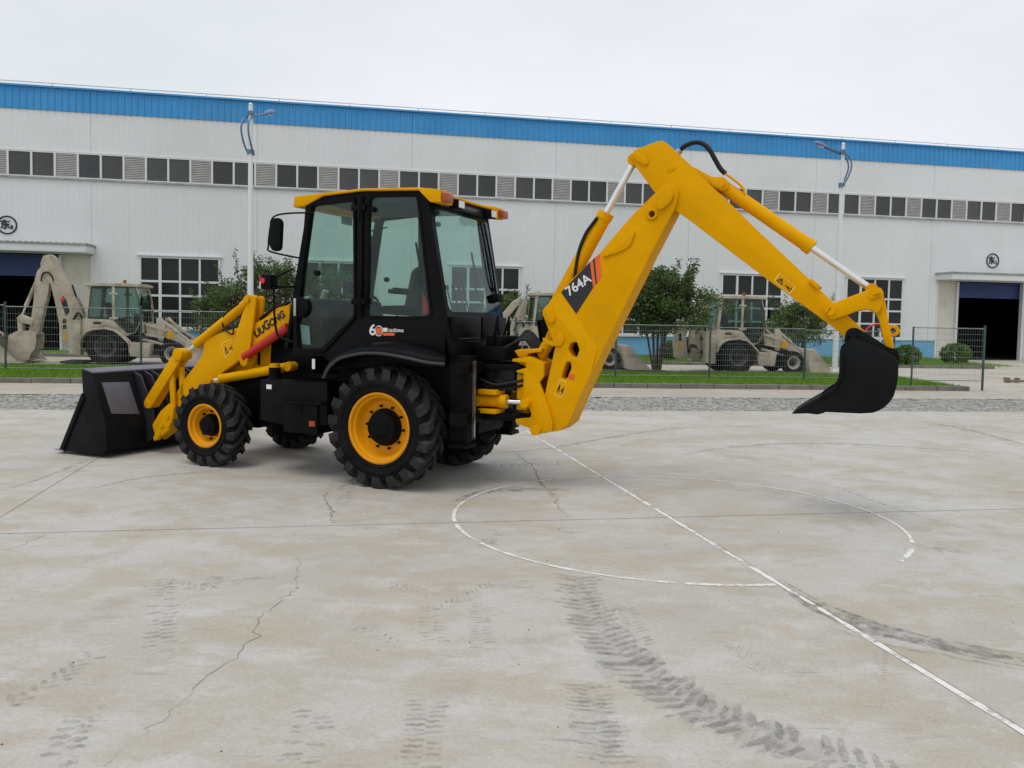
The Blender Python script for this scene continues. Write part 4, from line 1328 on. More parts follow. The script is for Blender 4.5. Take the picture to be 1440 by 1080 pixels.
# sun visor roll, rear wiper, mirrors inside
mb = MB(); mb.bar((1.05, 0.1, 3.2), (1.05, 0.32, 3.2), 0.02, 0.1); mb.build('inside_mirror', 'grey', cab, bev=0.008)
wz = lambda y, z: (xr(z) - 0.03, y, z)
hose(cab, [wz(-0.45, 3.2), wz(-0.48, 2.85), wz(-0.50, 2.45), wz(-0.58, 2.32)], 0.012, 'satin', 'wiper_arm', 3)
hose(cab, [wz(-0.56, 3.2), wz(-0.60, 2.7), wz(-0.59, 2.3)], 0.014, 'satin', 'wiper_blade', 3)
mb = MB(); mb.bb(xr(2.25) - 0.09, xr(2.25) - 0.0, -0.66, -0.50, 2.20, 2.30); mb.build('wiper_motor', 'satin', cab, bev=0.01)
# seat, controls
st = empty('driver_seat', (0.34, -0.05, 0.04), R(38), mach)
mb = MB(); mb.prism(rp([(-0.24, 1.95), (0.28, 1.98), (0.30, 2.08), (-0.20, 2.10)], 0.04), -0.25, 0.25); mb.build('cushion', 'seat', st, bev=0.03, seg=3)
mb = MB(); mb.prism(rp([(-0.16, 2.02), (-0.02, 2.05), (-0.12, 2.56), (-0.22, 2.62), (-0.32, 2.55)], 0.05), -0.27, 0.27); mb.build('backrest', 'seat', st, bev=0.04, seg=3)
mb = MB(); mb.prism([(-0.18, 1.56), (0.2, 1.56), (0.16, 1.95), (-0.14, 1.95)], -0.18, 0.18); mb.build('seat_base', 'interior', st, bev=0.02)
for s_ in (1, -1):
    mb = MB(); mb.bar((-0.15, 0.29 * s_, 2.26), (0.18, 0.29 * s_, 2.28), 0.06, 0.06); mb.build('armrest', 'seat', st, bev=0.015)
cons = empty('steering_console', (0, 0, 0), 0, mach)
mb = MB(); mb.prism([(0.95, 1.56), (1.30, 1.56), (1.26, 2.12), (1.02, 2.18)], -0.22, 0.22); mb.build('column', 'interior', cons, bev=0.03)
mb = MB(); mb.prism([(0.98, 1.56), (1.38, 1.56), (1.36, 2.10), (1.28, 2.20), (1.12, 2.18)], -0.71, 0.71); mb.build('dashboard', 'interior', cons, bev=0.02)
cw = Vector((0.92, 0, 2.26)); tl = Matrix.Rotation(R(-32), 3, 'Y')
mb = MB(); mb.tube([cw + tl @ Vector((0.20 * math.cos(2 * math.pi * i / 24), 0.20 * math.sin(2 * math.pi * i / 24), 0)) for i in range(25)], 0.016, 8, False); mb.build('steering_wheel', 'satin', cons)
mb = MB()
for i in range(3):
    an = 2 * math.pi * i / 3
    mb.cyl(cw, cw + tl @ Vector((0.2 * math.cos(an), 0.2 * math.sin(an), 0)), 0.012, 6)
mb.cyl(cw, (1.08, 0, 2.1), 0.03, 8); mb.build('steering_spokes', 'satin', cons)
mb = MB(); mb.prism([(-0.62, 1.56), (-0.36, 1.56), (-0.40, 2.05), (-0.58, 2.08)], -0.45, 0.45); mb.build('rear_console', 'interior', cons, bev=0.02)
for y in (-0.28, -0.16, 0.0, 0.16, 0.28):
    mb = MB(); mb.cyl((-0.48, y, 2.05), (-0.40, y, 2.33), 0.009, 6); mb.cyl((-0.40, y, 2.33), (-0.39, y, 2.38), 0.022, 8); mb.build('control_lever', 'satin', cons)
p = (-0.378, 0.6, 2.138)
mb = MB(); mb.cyl((p[0], 0.62, 2.02), (p[0], 0.62, 2.28), 0.05, 12); mb.build('fire_extinguisher', 'red', cons)

# roof
roof = empty('roof', (0, 0, 0), 0, mach)
mb = MB()
mb.prism([(1.39, 3.441), (0.399, 3.49), (-0.375, 3.464), (-0.505, 3.444), (-0.506, 3.404), (-0.394, 3.431), (0.399, 3.461), (0.973, 3.428), (1.238, 3.314), (1.411, 3.308)], -0.82, 0.82)
mb.build('roof_shell', 'yellow', roof, bev=0.012)
for s_ in (1, -1):
    pod = [(-0.365, 3.455), (-0.523, 3.443), (-0.67, 3.42), (-0.673, 3.277), (-0.535, 3.287), (-0.384, 3.426)]
    mb = MB(); mb.prism(pod, min(0.56 * s_, 0.845 * s_), max(0.56 * s_, 0.845 * s_)); mb.build('lamp_pod', 'yellow', roof, bev=0.012)
    len_ = [(-0.681, 3.394), (-0.749, 3.383), (-0.751, 3.288), (-0.683, 3.283)]
    mb = MB(); mb.prism(len_, min(0.68 * s_, 0.83 * s_), max(0.68 * s_, 0.83 * s_)); mb.build('rear_indicator', 'amber', roof, bev=0.012)
    mb = MB(); mb.bb(-0.72, -0.60, min(0.36 * s_, 0.52 * s_), max(0.36 * s_, 0.52 * s_), 3.25, 3.36); mb.build('work_lamp', 'satin', roof, bev=0.015)
    mb = MB(); mb.bb(-0.735, -0.722, min(0.38 * s_, 0.50 * s_), max(0.38 * s_, 0.50 * s_), 3.265, 3.345); mb.build('lamp_glass', 'white', roof)
mb = MB(); mb.prism([(-0.60, 3.30), (-0.57, 3.395), (-0.46, 3.40), (-0.46, 3.28)], -0.555, 0.555); mb.build('rear_header', 'lip', roof, bev=0.01)
mb = MB(); mb.prism([(-0.63, 3.395), (-0.50, 3.415), (-0.45, 3.455), (-0.45, 3.43), (-0.62, 3.405)][:4] + [(-0.62, 3.375)], -0.555, 0.555); mb.build('rear_lip', 'yellow', roof, bev=0.006)

# fenders: a domed sheet that falls away from the cab wall to an outer lip
fen_in = [(0.951, 1.298), (0.846, 1.432), (0.639, 1.526), (0.394, 1.602), (0.273, 1.64), (0.144, 1.669), (-0.032, 1.683), (-0.207, 1.671), (-0.464, 1.622), (-0.734, 1.542)]
fen_out = [(0.72, 1.299), (0.649, 1.419), (0.499, 1.533), (0.311, 1.584), (0.145, 1.61), (-0.01, 1.615), (-0.181, 1.605), (-0.433, 1.574), (-0.662, 1.538), (-0.894, 1.527)]
for s_ in (1, -1):
    def fender_grid(drop):
        G_ = []
        for (xi, zi), (xo, zo) in zip(fen_in, fen_out):
            row = []
            for t_ in (0.0, 0.25, 0.5, 0.72, 0.88, 0.97, 1.0):
                bul = 0.035 * math.sin(math.pi * t_)
                zz_ = zi + (zo - zi) * t_ ** 2.2 + bul - (0.035 if t_ == 1.0 else 0)
                row.append((xi + (xo - xi) * t_, s_ * (0.77 + 0.33 * t_), zz_ - drop))
            G_.append(row)
        return G_
    mb = MB()
    g1, g2 = fender_grid(0.0), fender_grid(0.03)
    nr, nc = len(g1), 7
    P = [p_ for r_ in g1 for p_ in r_] + [p_ for r_ in g2 for p_ in r_]
    N_ = nr * nc
    F = []
    for i in range(nr - 1):
        for j in range(nc - 1):
            q = (i * nc + j, (i + 1) * nc + j, (i + 1) * nc + j + 1, i * nc + j + 1)
            F += [q, tuple(N_ + k_ for k_ in q)]
        for j in (0, nc - 1):
            F.append((i * nc + j, (i + 1) * nc + j, N_ + (i + 1) * nc + j, N_ + i * nc + j))
    for i in (0, nr - 1):
        for j in range(nc - 1):
            F.append((i * nc + j, i * nc + j + 1, N_ + i * nc + j + 1, N_ + i * nc + j))
    mb.add(P, F)
    fd = mb.build('fender', 'black', mach, smooth=50)
    hose(fd, [r_[-1] for r_ in fender_grid(0.012)], 0.02, 'lip', 'fender_lip', 4)
    mb = MB(); mb.prism([(0.86, 0.95), (0.86, 1.26), (0.72, 1.44), (0.45, 1.56), (-0.60, 1.58), (-0.86, 1.48), (-0.9, 1.1), (-0.6, 0.9)], min(0.40 * s_, 0.63 * s_), max(0.40 * s_, 0.63 * s_)); mb.build('wheel_well', 'satin', mach)
# side panel lettering: 60, orange ball, small logo block, name and red tag
Y_ = CY + 0.003
p60 = (0.298, 0.78, 1.766)
text('anniversary_number', '6', 0.085, side_frame((p60[0], Y_, p60[2]), 0), 'white', cab, bold=0.004, height=0.125)
mb = MB(); q = (0.169, 0.78, 1.815)
mb.cyl((q[0], Y_ - 0.001, q[2]), (q[0], Y_ + 0.002, q[2]), 0.042, 20); mb.build('orange_ball', 'orange', cab)
mb = MB(); mb.tube([(q[0] + 0.052 * math.cos(2 * math.pi * i / 24), Y_ + 0.002, q[2] + 0.058 * math.sin(2 * math.pi * i / 24)) for i in range(25)], 0.006, 4, False); mb.build('number_ring', 'white', cab)
q = [(0.11, 1.854), (0.051, 1.855), (0.05, 1.809), (0.11, 1.808)]
mb = MB(); mb.prism(q, Y_ - 0.001, Y_ + 0.002); mb.build('logo_block', 'white', cab)
q = (0.031, 0.78, 1.81)
text('maker_name', 'LiuGong', 0.20, side_frame((q[0], Y_, q[2]), 0), 'white', cab, bold=0.0016, small_caps=True)
q = [(0.109, 1.795), (-0.048, 1.799), (-0.048, 1.766), (0.109, 1.762)]
mb = MB(); mb.prism(q, Y_ - 0.001, Y_ + 0.002); mb.build('red_tag', 'orange', cab)
mb = MB(); q = [(1.137, 1.448), (1.094, 1.449), (1.093, 1.327), (1.136, 1.325)]; mb.prism(q, 0.779, 0.786); mb.build('warning_label', 'white', cab)
# mirror and side lamp
for s_ in (1, -1):
    mr = empty('mirror', (0, 0, 0), 0, mach)
    P_ = [(q_[0], s_ * 0.95, q_[1]) for q_ in [(1.102, 3.232), (1.38, 3.216), (1.597, 3.181), (1.652, 3.053), (1.679, 2.836), (1.64, 2.757), (1.301, 2.683)]]
    P_[0] = (P_[0][0] - 0.0, s_ * 0.80, P_[0][2]); P_[-1] = (P_[-1][0], s_ * 0.80, P_[-1][2])
    hose(mr, P_, 0.011, 'satin', 'mirror_arm', 6)
    mb = MB(); mb.prism(rp([(1.624, 3.154), (1.493, 3.166), (1.449, 3.114), (1.469, 2.77), (1.579, 2.754), (1.634, 2.834)], 0.05), min(0.93 * s_, 1.0 * s_), max(0.93 * s_, 1.0 * s_)); mb.build('mirror_housing', 'satin', mr, bev=0.02)
    lm = empty('side_lamp', (0, 0, 0), 0, mach)
    q = (1.77, 0.85, 2.396)
    mb = MB(); mb.bb(q[0] - 0.1, q[0] + 0.07, min(s_ * 0.78, s_ * 0.92), max(s_ * 0.78, s_ * 0.92), q[2] - 0.1, q[2] + 0.09); mb.build('lamp_housing', 'satin', lm, bev=0.03)
    mb = MB(); mb.bb(q[0] + 0.07, q[0] + 0.1, min(s_ * 0.80, s_ * 0.90), max(s_ * 0.80, s_ * 0.90), q[2] + 0.0, q[2] + 0.08); mb.build('turn_signal', 'amber', lm, bev=0.006)
    mb = MB(); mb.bb(q[0] + 0.07, q[0] + 0.095, min(s_ * 0.80, s_ * 0.90), max(s_ * 0.80, s_ * 0.90), q[2] - 0.09, q[2] - 0.005); mb.build('headlight', 'white', lm, bev=0.006)
    mb = MB(); mb.cyl((q[0] + 0.02, s_ * 0.915, q[2] + 0.01), (q[0] + 0.02, s_ * 0.93, q[2] + 0.01), 0.035, 14); mb.build('red_reflector', 'redlens', lm)
    mb = MB(); mb.cyl((q[0] - 0.08, s_ * 0.85, q[2] - 0.06), (1.40, s_ * 0.78, q[2] - 0.06), 0.018, 8); mb.build('lamp_bracket', 'satin', lm)

# ---------------------------------------------------------------- bonnet and loader arms
bon = empty('bonnet', (0, 0, 0), 0, mach)
mb = MB(); mb.prism(rp([(1.47, 1.25), (3.0, 1.15), (3.05, 1.55), (2.9, 1.72), (2.2, 2.05), (1.47, 2.20)], 0.06), -0.33, 0.33); mb.build('bonnet_shell', 'yellow', bon, bev=0.03, seg=3)
mb = MB(); mb.cyl((1.75, -0.12, 2.0), (1.62, -0.12, 2.32), 0.045, 14); mb.cyl((1.60, 0.22, 2.20), (1.90, 0.22, 2.12), 0.05, 14); mb.build('exhaust_pipe', 'grey', bon)
for i in range(6):
    mb = MB(); mb.bb(2.35 + i * 0.09, 2.39 + i * 0.09, 0.331, 0.336, 1.3, 1.5); mb.bb(2.35 + i * 0.09, 2.39 + i * 0.09, -0.336, -0.331, 1.3, 1.5); mb.build('vent_slot', 'satin', bon)
arm_poly = [(1.708, 2.129), (2.15, 1.921), (2.353, 1.833), (2.621, 1.789), (2.907, 1.716), (3.161, 1.613), (3.193, 1.408), (3.408, 1.184), (3.553, 1.039), (3.7, 0.833), (3.89, 0.561), (4.028, 0.309), (3.892, 0.259), (3.702, 0.413), (3.541, 0.644), (3.187, 0.94), (2.882, 1.033), (2.882, 1.168), (2.546, 1.364), (2.316, 1.514), (1.707, 1.873)]
lug_poly = [(2.332, 2.216), (2.273, 2.234), (2.219, 2.207), (2.219, 2.123), (2.319, 1.534), (2.36, 1.392), (2.367, 1.322), (2.427, 1.286), (2.476, 1.317), (2.5, 1.387), (2.586, 1.639), (2.44, 2), (2.344, 2.15)]
cpl_poly = [(3.638, 0.692), (3.654, 0.552), (3.729, 0.358), (4.014, 0.175), (4.032, 0.224), (4, 0.271), (4.046, 0.405), (3.889, 0.606), (3.727, 0.726)]
lev_a, lev_b = [(3.544, 0.54, 1.415), (4.127, 0.54, 0.699)]
lnk_a, lnk_b = [(3.717, 0.54, 1.241), (3.679, 0.54, 0.647)]
tc_a, tc_b = [(2.354, 0.52, 2.18), (3.525, 0.52, 1.425)]
tc_e = (3.302, 0.52, 1.56)
lc_a, lc_b = [(1.696, 0.46, 1.32), (3.054, 0.46, 1.069)]
sf_a, sf_b = [(2.443, 0.5, 1.415), (1.712, 0.5, 1.827)]
for s_ in (1, -1):
    Yr = lambda a, b_: (min(a * s_, b_ * s_), max(a * s_, b_ * s_))
    mb = MB(); mb.prism(arm_poly, *Yr(0.44, 0.52)); arm = mb.build('loader_arm', 'yellow', mach, bev=0.012)
    mb = MB(); mb.prism(rp(lug_poly, 0.02), *Yr(0.53, 0.57)); mb.prism(rp(lug_poly, 0.02), *Yr(0.39, 0.43)); mb.build('arm_bracket', 'yellow', arm, bev=0.008)
    mb = MB(); mb.cyl((tc_a[0], 0.37 * s_, tc_a[2]), (tc_a[0], 0.60 * s_, tc_a[2]), 0.045, 16); mb.build('pivot_pin', 'yellow', arm)
    a_, b_ = Vector((tc_a[0], 0.50 * s_, tc_a[2])), Vector((tc_b[0], 0.50 * s_, tc_b[2]))
    cylinder('tilt_cylinder', mach, a_, b_, 0.815, 0.062, 0.028)
    hose(mach, [(q_[0], s_ * 0.55, q_[1]) for q_ in [(2.519, 2.121), (2.74, 1.996), (2.802, 1.852), (2.74, 1.758), (2.629, 1.713), (2.617, 1.808)]], 0.011)
    la, lb = Vector((lev_a[0], 0.53 * s_, lev_a[2])), Vector((lev_b[0], 0.53 * s_, lev_b[2]))
    mb = MB()
    for yy in (0.47, 0.59):
        off = Vector((0, (yy - 0.53) * s_, 0))
        mb.bar(la + off, lb + off, 0.035, 0.155)
    mb.bar(la.lerp(lb, 0.12), la.lerp(lb, 0.95), 0.10, 0.13)
    mb.cyl(la - Vector((0, 0.10, 0)), la + Vector((0, 0.10, 0)), 0.085, 16)
    mb.cyl(lb - Vector((0, 0.08, 0)), lb + Vector((0, 0.08, 0)), 0.07, 16)
    mb.build('bell_crank', 'yellow', mach, bev=0.008)
    mb = MB(); mb.bar((lnk_a[0], 0.56 * s_, lnk_a[2]), (lnk_b[0], 0.56 * s_, lnk_b[2]), 0.04, 0.085); mb.bar((lnk_a[0] - 0.12, 0.50 * s_, lnk_a[2]), (lnk_b[0] - 0.12, 0.50 * s_, lnk_b[2]), 0.04, 0.085); mb.build('tilt_link', 'yellow', mach, bev=0.01)
    mb = MB(); mb.prism(rp(cpl_poly, 0.015), *Yr(0.51, 0.60)); mb.prism(rp(cpl_poly, 0.015), *Yr(0.38, 0.44)); cp_ = mb.build('coupler_plate', 'yellow', mach, bev=0.008)
    for (bx__, bz__) in [(3.749, 0.539), (3.723, 0.441), (3.857, 0.412), (3.912, 0.287)]:
        mb = MB(); mb.cyl((bx__, 0.59 * s_, bz__), (bx__, 0.62 * s_, bz__), 0.035, 10); mb.build('coupler_bolt', 'yellow', cp_)
    cylinder('lift_cylinder', mach, (lc_a[0], 0.50 * s_, lc_a[2]), (lc_b[0], 0.50 * s_, lc_b[2]), 0.86, 0.062, 0.03)
    mb = MB(); mb.cyl((sf_a[0], 0.535 * s_, sf_a[2]), (sf_b[0], 0.535 * s_, sf_b[2]), 0.058, 16); mb.build('safety_strut', 'red', mach)
    q = (1.822, 0.72, 1.21)
    fc = empty('filler', (0, 0, 0), 0, mach)
    mb = MB(); mb.cyl((q[0], 0.66 * s_, q[2] - 0.13), (q[0], 0.66 * s_, q[2] + 0.10), 0.075, 18); mb.build('filler_pot', 'satin', fc)
    mb = MB(); mb.cyl((q[0], 0.66 * s_, q[2] + 0.10), (q[0], 0.66 * s_, q[2] + 0.15), 0.065, 18); mb.build('filler_cap', 'yellow', fc)
    hose(mach, [(q_[0], s_ * 0.45, q_[1]) for q_ in [(2.259, 1.919), (2.105, 2.025), (1.94, 2.101), (1.801, 2.139)]], 0.014, n=5)
    hose(mach, [(q_[0], s_ * 0.43, q_[1]) for q_ in [(2.253, 1.91), (2.075, 2.035), (1.887, 2.121), (1.748, 2.15)]], 0.012, n=5)
mb = MB(); mb.cyl((tc_a[0] - 0.25, -0.44, tc_a[2] - 0.42), (tc_a[0] - 0.25, 0.44, tc_a[2] - 0.42), 0.07, 16); mb.cyl((3.62, -0.44, 0.86), (3.62, 0.44, 0.86), 0.07, 16); mb.build('cross_tube', 'yellow', mach)
Y_ = 0.5235
q = (2.25, 0.52, 1.676)
text('maker_lettering', 'LiuGong', 0.56, side_frame((q[0], Y_, q[2]), 31), 'decalblack', mach, bold=0.006, small_caps=True, shear=0.1, height=0.115)
# pictogram sticker on the arm
def sticker(parent, quad, y, name='warning_sticker', glyph=True):
    Q = [Vector((a, 0, b_)) for a, b_ in quad]
    c = sum(Q, Vector()) / 4
    mb = MB()
    o_ = [(v.x, v.z) for v in Q]
    i_ = [tuple(((c + (v - c) * 0.90).x, (c + (v - c) * 0.90).z)) for v in Q]
    mb.prism(o_, y, y + 0.0025, holes=[i_])
    o = mb.build(name, 'decalyellow', parent, smooth=0)
    if glyph:
        mm = MB()
        ex, ez = (Q[1] - Q[0]), (Q[3] - Q[0])
        f2 = lambda a, b_: Q[0] + ex * a + ez * b_
        for tri in (((0.10, 0.72), (0.42, 0.72), (0.26, 0.28)),):
            P = [f2(*t_) for t_ in tri]
            for k in range(3):
                mm.tube([(P[k].x, y + 0.002, P[k].z), (P[(k + 1) % 3].x, y + 0.002, P[(k + 1) % 3].z)], 0.004, 4)
        for a, b_ in (((0.56, 0.55), (0.78, 0.55)), ((0.88, 0.3), (0.86, 0.75)), ((0.26, 0.42), (0.26, 0.6)), ((0.7, 0.45), (0.8, 0.55)), ((0.7, 0.65), (0.8, 0.55))):
            p_, q_ = f2(*a), f2(*b_)
            mm.tube([(p_.x, y + 0.002, p_.z), (q_.x, y + 0.002, q_.z)], 0.005, 4)
        mm.build('pictogram', 'decalblack', o if parent.parent is None else parent)
sticker(mach, [(2.85, 1.573), (2.682, 1.655), (2.645, 1.503), (2.775, 1.384)], 0.5215)

# ---------------------------------------------------------------- loader bucket
bk = empty('loader_bucket', (0, 0, 0), 0, mach)
shell = [(4.66, 1.185), (4.45, 1.14), (4.36, 0.92), (4.20, 0.46), (4.19, 0.14), (4.24, 0.07), (4.58, 0.035), (5.14, 0.06)]
inner = [(4.67, 1.165), (4.475, 1.12), (4.385, 0.91), (4.23, 0.46), (4.22, 0.15), (4.25, 0.10), (4.58, 0.06), (5.14, 0.075)]
mb = MB(); mb.prism(shell + inner[::-1], -1.2, 1.2); mb.build('bucket_shell', 'bucket', bk, bev=0.004)
sp_ = [(4.66, 1.185), (4.45, 1.14), (4.36, 0.92), (4.20, 0.46), (4.19, 0.14), (4.24, 0.07), (4.58, 0.035), (5.08, 0.06), (4.64, 0.87)]
for s_ in (1, -1):
    mb = MB(); mb.prism(sp_, min(1.20 * s_, 1.225 * s_), max(1.20 * s_, 1.225 * s_)); sd = mb.build('bucket_side', 'bucket', bk, bev=0.006)
    mb = MB(); mb.prism([(4.64, 0.87), (5.10, 0.06), (5.02, 0.06), (4.60, 0.80)], min(1.226 * s_, 1.245 * s_), max(1.226 * s_, 1.245 * s_)); mb.build('side_cutter', 'bucket', bk, bev=0.006)
    bx0, bx1 = lambda z: 4.36 + (z - 0.92) * 0.41 - 0.004, None
    zz = [(0.98, 0.98)]
    mb = MB()
    f3 = lambda a, y, z: (4.36 + (z - 0.92) * 0.348 - 0.002 + y, a, z)
    mb.prism([(0.66 * s_, 0.55), (1.10 * s_, 0.60), (1.13 * s_, 1.02), (0.70 * s_, 1.0)], -0.008, 0.004, f3); mb.build('sky_sheen_plate', 'gloss', bk, bev=0.003)  # paler than the shell: a reflection of the sky put into the colour
    for y in (0.56, 0.38, 0.26):
        mb = MB(); mb.prism([(4.45, 1.145), (4.36, 0.92), (4.20, 0.46), (4.19, 0.14), (4.06, 0.22), (4.06, 0.60), (4.30, 1.08)], y * s_ - 0.012, y * s_ + 0.012); mb.build('bucket_rib', 'lip', bk, bev=0.003)
mb = MB(); mb.prism([(5.02, 0.028), (5.20, 0.05), (5.20, 0.062), (5.02, 0.052)], -1.24, 1.24); mb.build('cutting_edge', 'steel', bk)
mb = MB(); mb.prism([(4.66, 1.187), (4.45, 1.142), (4.45, 1.162), (4.66, 1.207)], -1.21, 1.21); mb.build('top_edge', 'gloss', bk, bev=0.004)

# ---------------------------------------------------------------- rear frame, stabilisers, swing post
rf = empty('rear_frame', (0, 0, 0), 0, mach)
mb = MB(); mb.bb(-1.00, -0.88, -0.95, 0.95, 0.78, 0.92); mb.bb(-1.00, -0.88, -0.95, 0.95, 1.36, 1.48); mb.bb(-0.93, -0.80, -0.62, 0.62, 0.72, 1.5); mb.build('carriage', 'satin', rf, bev=0.012)
for s_ in (1, -1):
    sb = empty('stabiliser', (0, 0, 0), 0, mach)
    mb = MB(); mb.bb(-1.00, -0.76, min(0.52 * s_, 0.74 * s_), max(0.52 * s_, 0.74 * s_), 0.58, 1.56); mb.build('leg_housing', 'satin', sb, bev=0.012)
    mb = MB(); mb.bb(-0.96, -0.80, min(0.55 * s_, 0.71 * s_), max(0.55 * s_, 0.71 * s_), 0.53, 0.60); mb.build('inner_leg', 'satin', sb, bev=0.01)
    mb = MB(); mb.prism([(-1.0, 0.50), (-0.76, 0.50), (-0.78, 0.55), (-0.98, 0.55)], min(0.50 * s_, 0.76 * s_), max(0.50 * s_, 0.76 * s_)); mb.build('foot_pad', 'satin', sb, bev=0.01)
    mb = MB(); mb.bb(-1.03, -1.0, min(0.60 * s_, 0.63 * s_), max(0.60 * s_, 0.63 * s_), 0.62, 1.5); mb.build('guide_strip', 'steel', sb)
    # lower rear doors under the window
    mb = MB(); mb.bb(-0.80, -0.735, min(0.02 * s_, 0.72 * s_), max(0.02 * s_, 0.72 * s_), 1.74, 2.00); mb.build('rear_panel', 'black', rf, bev=0.012)
    mb = MB(); mb.bb(-0.79, -0.735, min(0.02 * s_, 0.72 * s_), max(0.02 * s_, 0.72 * s_), 1.46, 1.725); mb.build('rear_panel', 'black', rf, bev=0.012)
    mb = MB(); mb.bb(-0.812, -0.80, min(0.1 * s_, 0.62 * s_), max(0.1 * s_, 0.62 * s_), 1.742, 1.752); mb.build('panel_edge', 'steel', rf)
for z0, z1 in ((1.385, 1.455), (0.79, 0.87)):
    mb = MB(); mb.prism([(-0.95, -0.34), (-1.20, -0.30), (-1.56, -0.14), (-1.56, 0.14), (-1.20, 0.30), (-0.95, 0.34)], z0, z1, lambda a, y, z: (a, z, y)); mb.build('kingpost_bracket', 'satin', rf, bev=0.01)
mb = MB(); mb.bb(-1.1, -0.95, -0.3, 0.3, 0.86, 1.39); mb.build('kingpost_plate', 'satin', rf, bev=0.01)
# casting, a clevis of two plates joined by a body
sw = empty('swing_post', (0, 0, 0), 0, mach)
cast = [(-1.315, 1.517), (-1.531, 1.558), (-1.621, 1.496), (-1.709, 1.491), (-1.713, 1.335), (-1.661, 1.259), (-1.736, 1.082), (-1.838, 0.802), (-1.823, 0.702), (-1.744, 0.672), (-1.638, 0.697), (-1.375, 0.769), (-1.374, 0.819), (-1.563, 0.849), (-1.571, 0.899), (-1.543, 0.947), (-1.469, 1.067), (-1.463, 1.357), (-1.363, 1.369), (-1.381, 1.387), (-1.498, 1.425), (-1.487, 1.482), (-1.316, 1.488)]
for s_ in (1, -1):
    mb = MB(); mb.prism(rp(cast, 0.012, 2), min(0.19 * s_, 0.24 * s_), max(0.19 * s_, 0.24 * s_)); mb.build('casting_plate', 'yellow', sw, bev=0.012)
mb = MB()
mb.prism([(-1.333, 1.518), (-1.531, 1.55), (-1.692, 1.482), (-1.677, 1.342), (-1.616, 1.29), (-1.534, 1.402), (-1.334, 1.484)], -0.19, 0.19)
mb.prism([(-1.384, 0.812), (-1.617, 0.844), (-1.69, 0.75), (-1.62, 0.704), (-1.403, 0.763)], -0.19, 0.19)
mb.bb(-1.50, -1.36, -0.19, 0.19, 0.92, 1.34)
mb.build('casting_body', 'yellow', sw, bev=0.015)
q = (-1.644, 0, 0.71)
mb = MB(); mb.cyl((q[0], -0.30, q[2]), (q[0], 0.30, q[2]), 0.06, 18); mb.build('boom_pin', 'yellow', sw)
mb = MB(); mb.cyl((-1.42, 0, 0.72), (-1.42, 0, 1.56), 0.06, 16); mb.build('king_pin', 'yellow', sw)
mb = MB(); mb.prism([(-1.306, 1.612), (-1.361, 1.631), (-1.65, 1.649), (-1.651, 1.611), (-1.48, 1.585), (-1.454, 1.542), (-1.363, 1.538)], -0.05, 0.16); mb.build('boom_lock_lever', 'yellow', sw, bev=0.01)
for s_ in (1, -1):
    cylinder('swing_cylinder', mach, (-0.92, 0.30 * s_, 1.02), (-1.52, 0.26 * s_, 1.02), 0.58, 0.075, 0.032)
for z0, z1 in ((1.10, 1.16), (0.88, 0.93)):
    mb = MB(); mb.bb(-1.20, -0.96, 0.16, 0.42, z0, z1); mb.build('swing_cylinder_mount', 'yellow', sw, bev=0.01)
for k, (y, z) in enumerate(((0.12, 1.30), (0.16, 1.26), (0.22, 1.22), (0.05, 1.24), (0.26, 1.28))):
    hose(mach, [(-0.95, y + 0.1, z), (-1.15, y + 0.12, z - 0.06), (-1.35, y, z - 0.03), (-1.55, y - 0.1, z + 0.02)], 0.018, n=5)
# valve bank and hoses behind the cab
vb_ = empty('valve_bank', (0, 0, 0), 0, mach)
mb = MB(); mb.bb(-1.25, -0.86, -0.40, 0.30, 1.50, 1.66); mb.bb(-1.15, -0.95, -0.34, 0.2, 1.66, 1.78); mb.build('valve_block', 'satin', vb_, bev=0.015)
for k in range(6):
    mb = MB(); mb.cyl((-1.02 - 0.03 * (k % 2), -0.32 + 0.11 * k, 1.66), (-1.02 - 0.05 * (k % 3), -0.32 + 0.11 * k, 1.92 + 0.05 * (k % 3)), 0.014, 8); mb.build('spool_rod', 'satin', vb_)
for k in range(6):
    hose(vb_, [(-1.1, -0.3 + 0.09 * k, 1.6), (-1.25 - 0.02 * k, -0.34 + 0.08 * k, 1.84 - 0.02 * k), (-1.45, -0.3 + 0.07 * k, 1.70), (-1.62, -0.22 + 0.06 * k, 1.46)], 0.018, n=6)
mb = MB(); mb.cyl((-1.52, -0.42, 1.52), (-1.44, -0.42, 1.98), 0.09, 14); mb.build('accumulator', 'satin', vb_)
mb = MB(); mb.prism(rp([(-1.40, 1.50), (-1.78, 1.50), (-1.74, 1.94), (-1.62, 2.06), (-1.44, 2.06), (-1.34, 1.90)], 0.06), -0.62, -0.46); mb.build('hose_guard', 'satin', vb_, bev=0.02)
mb = MB(); mb.cyl((-1.34, 0.02, 1.63), (-1.36, 0.02, 1.72), 0.012, 8); mb.build('bolt', 'steel', vb_)

